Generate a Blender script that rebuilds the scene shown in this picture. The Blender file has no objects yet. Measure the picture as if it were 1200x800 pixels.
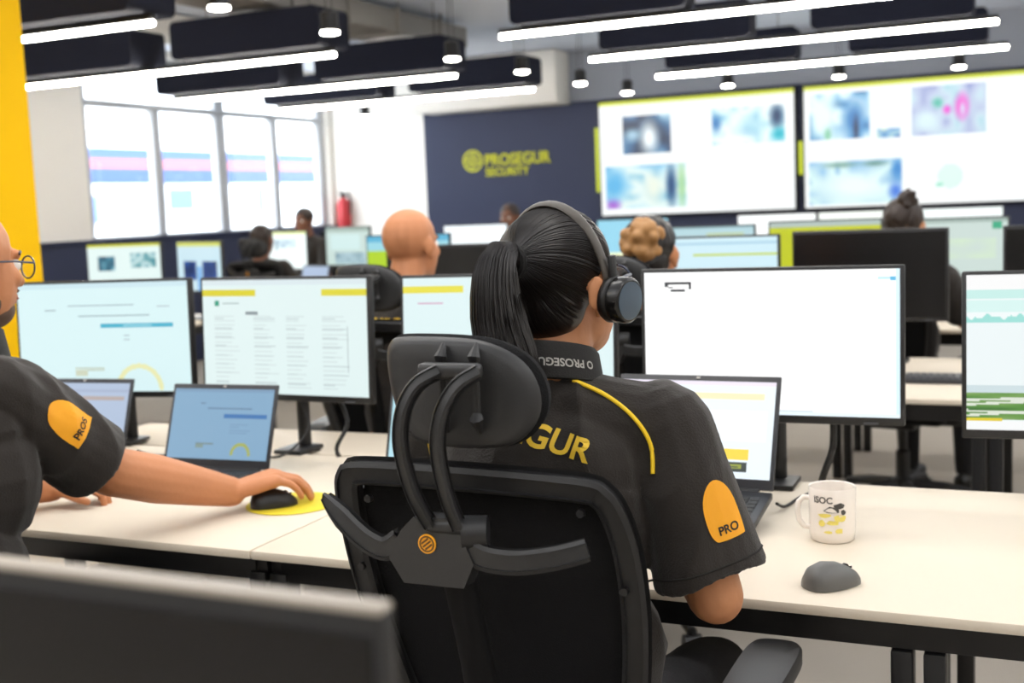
import bpy, bmesh, math, random
import numpy as np
from mathutils import Vector, Matrix, noise
from mathutils.bvhtree import BVHTree
R = math.radians
scene = bpy.context.scene
COL = scene.collection
random.seed(7); np.random.seed(7)

# ---------------------------------------------------------------- camera
cam_d = bpy.data.cameras.new('camera'); cam = bpy.data.objects.new('camera', cam_d); COL.objects.link(cam)
yaw, pitch, roll = R(24.51), R(6.45), R(2.453)
r0 = Vector((math.cos(yaw), math.sin(yaw), 0)); fh = Vector((-math.sin(yaw), math.cos(yaw), 0))
fwd = math.cos(pitch)*fh - math.sin(pitch)*Vector((0, 0, 1)); up0 = r0.cross(fwd)
cr = math.cos(roll)*r0 - math.sin(roll)*up0; cu = math.sin(roll)*r0 + math.cos(roll)*up0
M = Matrix((cr, cu, -fwd)).transposed().to_4x4(); M.translation = Vector((0, 0, 1.38))
cam.matrix_world = M
cam_d.sensor_width = 36; cam_d.lens = 36*1418/1200; cam_d.clip_start = .05; cam_d.clip_end = 200
cam_d.dof.use_dof = True; cam_d.dof.focus_distance = 1.80; cam_d.dof.aperture_fstop = 4.5
scene.camera = cam
# ---------------------------------------------------------------- world, exposure
w = bpy.data.worlds.new('sky'); scene.world = w; w.use_nodes = True
bg = w.node_tree.nodes['Background']; bg.inputs[0].default_value = (.86, .93, 1, 1); bg.inputs[1].default_value = 7.0
vs = scene.view_settings
vs.view_transform = 'Standard'; vs.look = 'None'; vs.gamma = 1; vs.use_curve_mapping = False; vs.exposure = 0.3
LAMP = 44.0            # radiance of every linear ceiling lamp
WARM = (1.0, .95, .87)
# linear ceiling lamps of the same grid above and behind the photographer
for (lx, ly) in [(-1.72, 5.06), (-1.72, 3.4), (-1.72, 1.7), (-1.72, 0.0), (-1.72, -1.7), (2.0, 6.8), (2.0, 8.3), (2.0, 9.9), (2.0, 5.06), (2.0, 3.4), (2.0, 1.7), (2.0, 0), (2.0, -1.7), (-5.6, 3.4), (-5.6, 1.7), (-5.6, 0.0), (-5.6, -1.7)]:
    ld = bpy.data.lights.new('linear_lamp_light', 'AREA'); ld.shape = 'RECTANGLE'; ld.size = 2.72; ld.size_y = .06
    ld.energy = LAMP*math.pi*2.72*.06*.48; ld.color = WARM
    lo = bpy.data.objects.new('linear_lamp_light', ld); COL.objects.link(lo); lo.location = (lx, ly, 2.38)
    lu = bpy.data.objects.new('added_ceiling_uplight', ld.copy()); COL.objects.link(lu); lu.location = (lx, ly, 2.46); lu.rotation_euler = (math.pi, 0, 0); lu.data.energy *= 2.0  # added upward light to brighten the ceiling, not part of the lamps

# ---------------------------------------------------------------- materials
def lin(c):
    if isinstance(c, str): c = [int(c[i:i+2], 16)/255 for i in (0, 2, 4)]
    return tuple((x/12.92 if x <= .04045 else ((x+.055)/1.055)**2.4) for x in c[:3]) + (1,)
MATS = {}
def mat(name, c, rough=.5, metal=0, vary=0, vscale=8, bump=0, bscale=60, spec=.5, sheen=0, trans=0, stretch=None, coat=0):
    if name in MATS: return MATS[name]
    m = bpy.data.materials.new(name); m.use_nodes = True; nt = m.node_tree; p = nt.nodes['Principled BSDF']
    p.inputs['Base Color'].default_value = lin(c); p.inputs['Roughness'].default_value = rough; p.inputs['Metallic'].default_value = metal
    p.inputs['Specular IOR Level'].default_value = spec; p.inputs['Sheen Weight'].default_value = sheen; p.inputs['Coat Weight'].default_value = coat
    p.inputs['Transmission Weight'].default_value = trans
    tc = nt.nodes.new('ShaderNodeTexCoord'); src = tc.outputs['Object']
    if stretch:
        mp = nt.nodes.new('ShaderNodeMapping'); mp.inputs['Scale'].default_value = stretch; nt.links.new(src, mp.inputs[0]); src = mp.outputs[0]
    if vary:
        n = nt.nodes.new('ShaderNodeTexNoise'); n.inputs['Scale'].default_value = vscale; n.inputs['Detail'].default_value = 4; nt.links.new(src, n.inputs[0])
        r = nt.nodes.new('ShaderNodeMapRange'); r.inputs[3].default_value = 1-vary; r.inputs[4].default_value = 1+vary; nt.links.new(n.outputs[0], r.inputs[0])
        mx = nt.nodes.new('ShaderNodeMix'); mx.data_type = 'RGBA'; mx.blend_type = 'MULTIPLY'; mx.inputs[0].default_value = 1
        mx.inputs[6].default_value = lin(c); nt.links.new(r.outputs[0], mx.inputs[7]); nt.links.new(mx.outputs[2], p.inputs['Base Color'])
    if bump:
        n = nt.nodes.new('ShaderNodeTexNoise'); n.inputs['Scale'].default_value = bscale; n.inputs['Detail'].default_value = 3; nt.links.new(src, n.inputs[0])
        b = nt.nodes.new('ShaderNodeBump'); b.inputs['Strength'].default_value = bump; b.inputs['Distance'].default_value = .01; nt.links.new(n.outputs[0], b.inputs['Height']); nt.links.new(b.outputs[0], p.inputs['Normal'])
    MATS[name] = m; return m
def emit(name, c, s):
    if name in MATS: return MATS[name]
    m = bpy.data.materials.new(name); m.use_nodes = True; nt = m.node_tree; p = nt.nodes['Principled BSDF']
    p.inputs['Base Color'].default_value = (.02, .02, .02, 1); p.inputs['Emission Color'].default_value = c if len(c) == 4 else (*c, 1); p.inputs['Emission Strength'].default_value = s
    MATS[name] = m; return m
def screen_mat(name, s):
    if name in MATS: return MATS[name]
    m = bpy.data.materials.new(name); m.use_nodes = True; nt = m.node_tree; p = nt.nodes['Principled BSDF']
    a = nt.nodes.new('ShaderNodeAttribute'); a.attribute_name = 'Col'
    p.inputs['Base Color'].default_value = (.01, .01, .012, 1); p.inputs['Roughness'].default_value = .35
    nt.links.new(a.outputs['Color'], p.inputs['Emission Color']); p.inputs['Emission Strength'].default_value = s
    MATS[name] = m; return m
WHITE = mat('white_paint', 'f2efe9', .7, vary=.02, vscale=2)
WHITELAM = mat('white_laminate', 'd8ccb9', .6, vary=.03, vscale=3, bump=.02, bscale=200)
BLACKP = mat('black_plastic', '1b1b1c', .45, bump=.05, bscale=400)
CHAIRP = mat('charcoal_chair_plastic', '222223', .42, bump=.06, bscale=500)
CHAIRF = mat('black_chair_fabric', '101012', .9, bump=.3, bscale=500, spec=.25)
BLACKM = mat('black_metal', '141416', .4, bump=.02, bscale=300)
DARKGLASS = mat('dark_screen_glass', '0b0b0d', .25)
GREYP = mat('grey_plastic', '4b4c50', .4)
DGREY = mat('dark_grey_plastic', '2c2d31', .4)
SILVER = mat('silver_plastic', 'b9b6b0', .4, .2)
CHROME = mat('chrome', 'c9c9cc', .2, 1)
NAVY = mat('navy_panel', '272f4c', .65, vary=.05, vscale=3)
BAFFLE = mat('dark_felt', '111629', .95, vary=.12, vscale=30, bump=.25, bscale=150, stretch=(6, 6, .4))
CEIL = mat('ceiling_paint', 'dfe7f6', .85, vary=.06, vscale=1.2)
GREYWALL = mat('grey_wall_paint', 'a0a6b2', .8, vary=.04, vscale=2)
YELLOWP = mat('yellow_paint', 'ffc800', .8, vary=.02, vscale=3, spec=.2)
YTEXT = mat('yellow_print', 'e6bd2e', .6)
ORANGE = mat('orange_patch', 'f2a516', .65)
LIME = mat('lime_print', 'd2d32c', .5)
SHIRT = mat('charcoal_brown_polo', '2a2521', .8, vary=.12, vscale=5, bump=.2, bscale=350, sheen=.15, spec=.3)
TROUS = mat('black_trousers', '17171a', .85, bump=.2, bscale=300)
SHOE = mat('black_shoe_leather', '121212', .4)
SKIN = mat('warm_skin', 'bb8058', .5, vary=.06, vscale=14, bump=.06, bscale=120, spec=.35)
SKIN2 = mat('light_skin', 'c4835a', .5, vary=.06, vscale=14, bump=.06, bscale=120, spec=.35)
SKIN3 = mat('brown_skin', '7b4f38', .5, vary=.06, vscale=14)
HAIR = mat('black_hair', '120c0a', .40, vary=.3, vscale=40, spec=.5)
HAIRB = mat('dark_brown_hair', '2a1c14', .5, vary=.3, vscale=30)
BLOND = mat('blond_hair', 'a87a48', .5, vary=.3, vscale=40)
STUB = mat('stubble_beard', '5f4a3d', .8, vary=.25, vscale=60)
RED = mat('red_enamel', 'b5202a', .35)
DUCT = mat('duct_metal', '8d8a86', .5, .3)
CABLE = mat('black_cable', '1a1a1b', .5)
MUG = mat('white_ceramic', 'efe6dc', .25, coat=.3)
CARPET = None

# ---------------------------------------------------------------- mesh builder
def basis(z, hint=Vector((0, 0, 1))):
    z = Vector(z).normalized()
    if abs(z.dot(hint)) > .98: hint = Vector((0, 1, 0)) if abs(z.y) < .9 else Vector((1, 0, 0))
    x = hint.cross(z).normalized(); y = z.cross(x); return x, y, z
class MB:
    def __init__(s, org=(0, 0, 0)): s.v = []; s.f = []; s.org = Vector(org)
    def add(s, vs, fs):
        o = len(s.v); s.v += [Vector(v) for v in vs]; s.f += [tuple(i+o for i in f) for f in fs]; return s
    def box(s, c, d, rot=None, bev=0, seg=2):
        bm = bmesh.new(); bmesh.ops.create_cube(bm, size=1)
        for v in bm.verts: v.co = Vector((v.co.x*d[0], v.co.y*d[1], v.co.z*d[2]))
        if bev: bmesh.ops.bevel(bm, geom=bm.edges[:], offset=min(bev, min(d)*.49), segments=seg, profile=.5, affect='EDGES')
        m = rot if rot is not None else Matrix.Identity(3); c = Vector(c)
        bm.verts.index_update(); s.add([m @ v.co + c for v in bm.verts], [[v.index for v in f.verts] for f in bm.faces]); bm.free(); return s
    def rings(s, rs, cap=True, closed=False):
        n = len(rs[0]); o = len(s.v)
        for r in rs: s.v += [Vector(p) for p in r]
        k = len(rs)
        for i in range(k if closed else k-1):
            a = o+i*n; b = o+((i+1) % k)*n
            for j in range(n): s.f.append((a+j, a+(j+1) % n, b+(j+1) % n, b+j))
        if cap and not closed:
            s.f.append(tuple(reversed(range(o, o+n)))); s.f.append(tuple(range(o+(k-1)*n, o+k*n)))
        return s
    def tube(s, path, r, n=8, closed=False, flat=1.0, hint=Vector((0, 0, 1)), cap=True, sq=False):
        path = [Vector(p) for p in path]; k = len(path)
        if not hasattr(r, '__len__'): r = [r]*k
        rs = []; px = None
        for i, p in enumerate(path):
            if closed: t = path[(i+1) % k]-path[i-1]
            else: t = path[min(i+1, k-1)]-path[max(i-1, 0)]
            x, y, z = basis(t, hint if px is None else px.cross(t.normalized()) if False else hint)
            if px is not None and px.dot(x) < 0: x, y = -x, -y
            px = x
            if sq: off = [(1, 1), (-1, 1), (-1, -1), (1, -1)]; rs.append([p + x*r[i]*a*flat + y*r[i]*b for a, b in off])
            else: rs.append([p + x*math.cos(2*math.pi*j/n)*r[i]*flat + y*math.sin(2*math.pi*j/n)*r[i] for j in range(n)])
        return s.rings(rs, cap, closed)
    def cyl(s, a, b, r, r2=None, n=16): return s.tube([a, b], [r, r if r2 is None else r2], n)
    def ell(s, c, rad, rot=None, n=16, m=10):
        c = Vector(c); rot = rot if rot is not None else Matrix.Identity(3); vs = [c+rot @ Vector((0, 0, -rad[2]))]; fs = []
        for i in range(1, m):
            th = -math.pi/2+math.pi*i/m
            for j in range(n):
                ph = 2*math.pi*j/n; vs.append(c+rot @ Vector((rad[0]*math.cos(th)*math.cos(ph), rad[1]*math.cos(th)*math.sin(ph), rad[2]*math.sin(th))))
        vs.append(c+rot @ Vector((0, 0, rad[2])))
        for j in range(n): fs.append((0, 1+(j+1) % n, 1+j))
        for i in range(m-2):
            for j in range(n): a = 1+i*n; fs.append((a+j, a+(j+1) % n, a+n+(j+1) % n, a+n+j))
        a = 1+(m-2)*n
        for j in range(n): fs.append((a+j, a+(j+1) % n, len(vs)-1))
        return s.add(vs, fs)
    def cap(s, a, b, ra, rb=None, n=14):
        a, b = Vector(a), Vector(b); rb = ra if rb is None else rb; x, y, z = basis(b-a)
        rs = []
        for t in (-85, -60, -30, 0): t = R(t); rs.append((a+z*ra*math.sin(t), ra*math.cos(t)))
        for t in (0, 30, 60, 85): t = R(t); rs.append((b+z*rb*math.sin(t), rb*math.cos(t)))
        return s.rings([[c+x*math.cos(2*math.pi*j/n)*r+y*math.sin(2*math.pi*j/n)*r for j in range(n)] for c, r in rs])
    def chain(s, pts, rad):
        for i in range(len(pts)-1): s.cap(pts[i], pts[i+1], rad[i], rad[i+1])
        return s
    def prism(s, poly, c, x, y, t):
        c, x, y = Vector(c), Vector(x), Vector(y); z = x.cross(y).normalized(); n = len(poly)
        return s.rings([[c+x*a+y*b-z*t/2 for a, b in poly], [c+x*a+y*b+z*t/2 for a, b in poly]])
    def lathe(s, prof, c, n=32, axis=None):
        c = Vector(c); x, y, z = basis(axis) if axis is not None else (Vector((1, 0, 0)), Vector((0, 1, 0)), Vector((0, 0, 1)))
        return s.rings([[c+z*h+x*math.cos(2*math.pi*j/n)*r+y*math.sin(2*math.pi*j/n)*r for j in range(n)] for r, h in prof])
    def mesh(s, name):
        me = bpy.data.meshes.new(name); me.from_pydata([v-s.org for v in s.v], [], s.f); me.update(); return me
    def build(s, name, m, parent=None, smooth=40):
        return link(name, s.mesh(name), m, parent, smooth)
def fixn(me):
    bm = bmesh.new(); bm.from_mesh(me); bmesh.ops.recalc_face_normals(bm, faces=bm.faces[:]); bm.to_mesh(me); bm.free()
def link(name, me, m, parent=None, smooth=40, fix=True):
    if fix: fixn(me)
    if smooth:
        me.polygons.foreach_set('use_smooth', [True]*len(me.polygons))
        if smooth < 179: me.set_sharp_from_angle(angle=R(smooth))
    if m is not None: me.materials.append(m)
    o = bpy.data.objects.new(name, me); COL.objects.link(o)
    if parent is not None: o.parent = parent
    return o
def organic(mb, voxel=.006, smooth=4, wrinkle=0, wscale=9, wst=(1, 1, .45)):
    me = mb.mesh('tmp'); o = bpy.data.objects.new('tmp', me); COL.objects.link(o)
    fixn(me)
    md = o.modifiers.new('r', 'REMESH'); md.mode = 'VOXEL'; md.voxel_size = voxel; md.adaptivity = 0
    sm = o.modifiers.new('s', 'SMOOTH'); sm.factor = .5; sm.iterations = smooth
    dg = bpy.context.evaluated_depsgraph_get(); dg.update()
    out = bpy.data.meshes.new_from_object(o.evaluated_get(dg)); out.materials.clear()
    bpy.data.objects.remove(o); bpy.data.meshes.remove(me)
    if wrinkle:
        n = len(out.vertices); no = [v.normal.copy() for v in out.vertices]
        for i, v in enumerate(out.vertices):
            p = v.co; q = Vector((p.x*wst[0], p.y*wst[1], p.z*wst[2]))*wscale
            q2 = q + Vector((noise.noise(q*.7), noise.noise(q*.7+Vector((9, 1, 2))), noise.noise(q*.7+Vector((3, 7, 5)))))*.8
            d = 1-2*abs(noise.noise(q2)); v.co = p + no[i]*wrinkle*(d-.5)
    return out
def thing(name, label, cat, loc=(0, 0, 0), rz=0, group=None):
    o = bpy.data.objects.new(name, None); COL.objects.link(o); o.location = loc; o.rotation_euler = (0, 0, rz); o.empty_display_size = .1
    return tag(o, label, cat, group)
def tag(o, label, cat, group=None):
    o['label'] = label; o['category'] = cat
    if group: o['group'] = group
    return o
def struct(o, label=None):
    o['kind'] = 'structure'
    if label: o['label'] = label
    return o
def place(o, loc, rz=0): o.location = loc; o.rotation_euler = (0, 0, rz); return o
def copy_tree(o, loc=None, rz=None, label=None, parent=None):
    c = o.copy(); COL.objects.link(c); c.parent = parent
    if loc is not None: c.location = loc
    if rz is not None: c.rotation_euler = (0, 0, rz)
    if label: c['label'] = label
    for ch in list(o.children): copy_tree(ch, parent=c)
    return c
def text_mesh(s, size, extrude=.0005):
    cu = bpy.data.curves.new('t', 'FONT'); cu.body = s; cu.size = size; cu.extrude = extrude; cu.align_x = 'CENTER'; cu.align_y = 'CENTER'; cu.offset = size*.026
    cu.resolution_u = 4
    o = bpy.data.objects.new('t', cu); COL.objects.link(o); dg = bpy.context.evaluated_depsgraph_get(); dg.update()
    me = bpy.data.meshes.new_from_object(o.evaluated_get(dg)); bpy.data.objects.remove(o); return me
def text(s, size, m, parent, c, x, y, sx=1.0, name='lettering', extrude=.0006):
    me = text_mesh(s, size, extrude); c, x, y = Vector(c), Vector(x).normalized(), Vector(y).normalized(); z = x.cross(y)
    for v in me.vertices: v.co = c+x*v.co.x*sx+y*v.co.y+z*v.co.z
    return link(name, me, m, parent, 0, fix=False)
def decal(me, bvh, c, x, y, org, off=.0015, sx=1.0):
    """lay a flat mesh (xy) onto a surface, projecting along the -normal of its own frame"""
    c, x, y = Vector(c), Vector(x).normalized(), Vector(y).normalized(); z = x.cross(y); org = Vector(org)
    bm = bmesh.new(); bm.from_mesh(me)
    bmesh.ops.triangulate(bm, faces=bm.faces[:])
    for it in range(3):
        long = [e for e in bm.edges if e.calc_length() > .008]
        if long: bmesh.ops.subdivide_edges(bm, edges=long, cuts=1); bmesh.ops.triangulate(bm, faces=[f for f in bm.faces if len(f.verts) > 3])
    for v in bm.verts:
        p = c+x*v.co.x*sx+y*v.co.y; h = v.co.z
        hit, nrm, i, d = bvh.ray_cast(p+z*.2, -z, .5)
        v.co = ((hit if hit is not None else p) + z*(off+h)) - org
    bm.to_mesh(me); bm.free(); return me
def poly_mesh(poly):
    me = bpy.data.meshes.new('p'); me.from_pydata([(a, b, 0) for a, b in poly], [], [tuple(range(len(poly)))]); return me
def bvh_of(me, org): return BVHTree.FromPolygons([v.co+Vector(org) for v in me.vertices], [tuple(p.vertices) for p in me.polygons])
def ringlogo(mb, c, x, y, r, t=.004):
    """circular emblem: a ring with two slanted bars"""
    c, x, y = Vector(c), Vector(x), Vector(y); z = x.cross(y); n = 28
    rs = []
    for rr, zz in ((r, 0), (r, t), (r*.82, t), (r*.82, 0)): rs.append([c+x*math.cos(2*math.pi*j/n)*rr+y*math.sin(2*math.pi*j/n)*rr+z*zz for j in range(n)])
    mb.rings(rs, closed=True)
    d = (x*.8+y*.6).normalized(); e = z.cross(d)
    for k, L in ((-.42, .95), (0, 1.1), (.42, .95)):
        a = c+e*r*k; mb.add([a-d*r*.6*L-e*r*.11, a+d*r*.6*L-e*r*.11, a+d*r*.6*L+e*r*.11, a-d*r*.6*L+e*r*.11], [(0, 1, 2, 3)])
        b = z*t; mb.add([a-d*r*.6*L-e*r*.11+b, a+d*r*.6*L-e*r*.11+b, a+d*r*.6*L+e*r*.11+b, a-d*r*.6*L+e*r*.11+b], [(0, 1, 2, 3)])
# ---------------------------------------------------------------- screen pictures (painted cell by cell)
class Img:
    def __init__(s, nw, nh, c): s.a = np.ones((nh, nw, 3))*np.array(s.c(c)); s.nw, s.nh = nw, nh
    def c(s, c): return np.array([int(c[i:i+2], 16)/255 for i in (0, 2, 4)]) if isinstance(c, str) else np.array(c)
    def sl(s, x0, y0, x1, y1):
        X0, X1 = int(round(x0*s.nw)), max(int(round(x0*s.nw))+1, int(round(x1*s.nw))); Y0, Y1 = int(round(y0*s.nh)), max(int(round(y0*s.nh))+1, int(round(y1*s.nh)))
        return slice(Y0, min(Y1, s.nh)), slice(X0, min(X1, s.nw))
    def rect(s, x0, y0, x1, y1, c): s.a[s.sl(x0, y0, x1, y1)] = s.c(c); return s
    def dashes(s, x0, y0, x1, y1, n, c, fill=.7, seed=0):
        rg = np.random.RandomState(seed)
        for k in range(n):
            y = y0+(y1-y0)*k/max(n-1, 1); s.rect(x0, y, x0+(x1-x0)*(fill+(1-fill)*rg.rand()), y, c)
        return s
    def arc(s, cx, cy, r0, r1, c, half=True):
        yy, xx = np.mgrid[0:s.nh, 0:s.nw]; d = np.hypot((xx/s.nw-cx)*16/9, yy/s.nh-cy); m = (d > r0) & (d < r1)
        if half: m &= (yy/s.nh < cy)
        s.a[m] = s.c(c); return s
    def photo(s, x0, y0, x1, y1, cols, seed=0, sc=4, blobs=()):
        sy, sx = s.sl(x0, y0, x1, y1); h, w_ = s.a[sy, sx].shape[:2]; rg = np.random.RandomState(seed)
        g = rg.rand(sc+3, int(sc*1.6)+3); yy = np.linspace(0, sc, h); xx = np.linspace(0, sc*1.6, w_)
        yi, xi = yy.astype(int), xx.astype(int); fy, fx = (yy-yi)[:, None], (xx-xi)[None]
        f = (g[yi][:, xi]*(1-fy)*(1-fx)+g[yi+1][:, xi]*fy*(1-fx)+g[yi][:, xi+1]*(1-fy)*fx+g[yi+1][:, xi+1]*fy*fx)
        f = (f-f.min())/(f.max()-f.min()+1e-6)*(len(cols)-1.001); i = f.astype(int); t = (f-i)[..., None]; cc = np.array([s.c(c) for c in cols])
        p = cc[i]*(1-t)+cc[np.minimum(i+1, len(cols)-1)]*t
        Y, X = np.mgrid[0:1:h*1j, 0:1:w_*1j]
        for (bx, by, rx, ry, c) in blobs:
            m = np.clip(1.3-np.hypot((X-bx)/rx, (Y-by)/ry), 0, 1)[..., None]; p = p*(1-m)+s.c(c)*m
        s.a[sy, sx] = p; return s
def display(name, img, W, H, c, x, y, parent, strength):
    """grid mesh of W x H metres, one coloured cell per picture cell; x right, y up as seen by a viewer"""
    nh, nw = img.a.shape[:2]; c, x, y = np.array(c, float), np.array(x, float), np.array(y, float)
    gx = (np.arange(nw+1)/nw-.5)*W; gy = (.5-np.arange(nh+1)/nh)*H
    V = c+gx[None, :, None]*x+gy[:, None, None]*y
    i = np.arange(nh)[:, None]*(nw+1)+np.arange(nw)[None]; F = np.stack([i+nw+1, i+nw+2, i+1, i], -1).reshape(-1, 4)
    me = bpy.data.meshes.new(name); me.from_pydata(V.reshape(-1, 3).tolist(), [], F.tolist())
    a = img.a.reshape(-1, 3); L = np.where(a <= .04045, a/12.92, ((a+.055)/1.055)**2.4); L = np.concatenate([L, np.ones((len(L), 1))], 1)
    at = me.attributes.new('Col', 'FLOAT_COLOR', 'CORNER'); at.data.foreach_set('color', np.repeat(L, 4, 0).astype(np.float32).ravel())
    return link(name, me, screen_mat('lit_screen_%g' % strength, strength), parent, 0, fix=False)
X_, Y_, Z_ = Vector((1, 0, 0)), Vector((0, 1, 0)), Vector((0, 0, 1))
# ================================================================ the room
CARPET = mat('grey_carpet', 'a79f94', .95, vary=.16, vscale=1.6, bump=.5, bscale=300, stretch=(1, .35, 1))
b = MB(); b.box((-1.32, 4.03, -.05), (12.7, 16.1, .1)); struct(b.build('floor', CARPET, smooth=0))
b = MB(); b.box((-1.32, 4.03, 3.0), (12.7, 16.1, .1)); struct(b.build('ceiling', CEIL, smooth=0))
b = MB(); b.box((-1.32, 12.11, 1.475), (12.7, .1, 2.95)); wb = struct(b.build('wall_back', GREYWALL, smooth=0))
b = MB(); b.box((-7.05, 12.05, 1.475), (1.2, .03, 2.95)); struct(b.build('wall_back_white_bay', WHITE, smooth=0))
b = MB(); b.box((-2.45, 12.045, 1.21), (8.0, .03, 2.42)); struct(b.build('wall_back_cladding', NAVY, smooth=0))
b = MB(); b.box((-1.32, -4.05, 1.475), (12.7, .1, 2.95)); struct(b.build('wall_front', WHITE, smooth=0))
b = MB(); b.box((5.06, 4.03, 1.475), (.1, 16.1, 2.95)); struct(b.build('wall_right', WHITE, smooth=0))
XL = -7.66; WY0, WY1, WZ0, WZ1 = 8.12, 11.95, 1.20, 2.88
b = MB(); b.box((XL-.1, 2.04, 1.475), (.2, 12.16, 2.95)); b.box((XL-.1, 12.03, 1.475), (.2, .16, 2.95))
b.box((XL-.1, 10.035, .6), (.2, 3.83, 1.2)); b.box((XL-.1, 10.035, 2.915), (.2, 3.83, .07)); struct(b.build('wall_left', WHITE, smooth=0))
b = MB(); b.box((XL+.015, 6.0, .61), (.03, 12.0, 1.22)); b.box((XL+.03, 6.0, 1.215), (.06, 12.0, .03)); struct(b.build('wall_left_dado', NAVY, smooth=0))
FRM = mat('window_frame_grey', 'b9bdc2', .5)
glass = bpy.data.materials.new('window_glass'); glass.use_nodes = True; nt = glass.node_tree; nt.nodes.remove(nt.nodes['Principled BSDF'])
tr = nt.nodes.new('ShaderNodeBsdfTransparent'); gl = nt.nodes.new('ShaderNodeBsdfGlossy'); gl.inputs['Roughness'].default_value = .02; mx = nt.nodes.new('ShaderNodeMixShader'); mx.inputs[0].default_value = .05
nt.links.new(tr.outputs[0], mx.inputs[1]); nt.links.new(gl.outputs[0], mx.inputs[2]); nt.links.new(mx.outputs[0], nt.nodes['Material Output'].inputs[0])
win = bpy.data.objects.new('window_1', None); COL.objects.link(win); win.location = (XL-.1, 10.035, WZ0); struct(win, 'tall glazed window wall with pale mullions and a transom')
wo = (XL-.1, 10.035, WZ0)
def wbar(y0, y1, z0, z1, nm, dx=.08): MB(wo).box((XL-.1, (y0+y1)/2, (z0+z1)/2), (dx, y1-y0, z1-z0), bev=.008).build(nm, FRM, win)
MY = [8.17, 9.12, 10.08, 11.0, 11.90]
wbar(WY0, WY1, WZ0, WZ0+.05, 'bottom_rail'); wbar(WY0, WY1, WZ1-.05, WZ1, 'top_rail'); wbar(WY0, WY1, 2.39, 2.45, 'transom', .1)
for i, y in enumerate(MY):
    hw = .075 if i == 2 else .055
    wbar(y-hw, y+hw, WZ0, WZ1 if i in (0, 2, 4) else 2.42, 'mullion')
for i in range(4): MB(wo).box((XL-.1, (MY[i]+MY[i+1])/2, 1.80), (.006, MY[i+1]-MY[i]-.06, 1.16)).build('pane', glass, win, 0)
for a, c in ((0, 2), (2, 4)): MB(wo).box((XL-.1, (MY[a]+MY[c])/2, 2.64), (.006, MY[c]-MY[a]-.1, .40)).build('pane', glass, win, 0)
# outside: pale building with coloured bands, and paved ground
b = MB(); b.box((-30, 10, -.06), (44, 70, .1)); struct(b.build('outside_ground', mat('pale_paving', 'c9c6c0', .9, vary=.06, vscale=.5), smooth=0))
bo = (-17.5, 15, 0); bl = thing('shop_building', 'pale building with blue and pink bands seen through the windows', 'building', bo)
PALE = mat('pale_render', 'e8ecee', .8, vary=.03, vscale=.5)
MB(bo).box((-17.5, 15, 2.2), (4, 26, 4.4)).build('wall', PALE, bl, 0)
for z0, z1, c, nm in ((2.50, 2.68, '3a5488', 'blue_band'), (2.32, 2.50, '94586a', 'pink_band'), (2.06, 2.32, '2f4a80', 'lower_blue_band')):
    MB(bo).box((-15.47, 15, (z0+z1)/2), (.08, 24, z1-z0)).build(nm, mat(nm, c, .6), bl, 0)
for y0, y1, z0, z1 in ((18.4, 19.2, 1.50, 2.0), (21.2, 21.5, 1.4, 2.0), (16.2, 16.6, 1.3, 1.9)):
    f = MB(bo).box((-15.47, (y0+y1)/2, (z0+z1)/2), (.07, y1-y0, z1-z0)).build('window', FRM, bl, 0)
    MB(bo).box((-15.43, (y0+y1)/2, (z0+z1)/2), (.02, y1-y0-.12, z1-z0-.12)).build('window_pane', mat('blue_pane', '46608c', .3), f, 0)
# yellow column, white bulkhead, duct
b = MB(); b.box((-4.42, 3.6, 1.475), (.7, .8, 2.95), bev=.01); o = struct(b.build('column', YELLOWP), 'bright yellow painted square column')
b = MB(); b.box((-5.51, 11.84, 2.665), (1.62, .38, .54), bev=.01); struct(b.build('bulkhead', WHITE), 'white bulkhead box above the navy sign wall')
do = (-4.86, 7.9, 2.81); d = thing('ceiling_duct', 'grey rectangular air duct hung under the ceiling', 'duct', do)
MB(do).box((-4.86, 7.85, 2.81), (.46, 3.3, .17), bev=.006).build('duct_body', DUCT, d)
for y in (6.9, 7.6, 8.3, 9.0):
    MB(do).box((-4.86, y, 2.81), (.50, .04, .20), bev=.004).build('duct_flange', DUCT, d)
    MB(do).cyl((-4.62, y, 2.72), (-4.62, y, 2.95), .006, n=6).build('hanger_rod', BLACKM, d)
do = (-7.0, 7.0, 2.84)
b = MB(do); b.box((-6.4, 7.4, 2.86), (.5, 2.6, .14), bev=.01); o = b.build('ceiling_panel', WHITE); o.location = do; tag(o, 'white flat service panel fixed beneath the ceiling beside the windows', 'panel')
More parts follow.
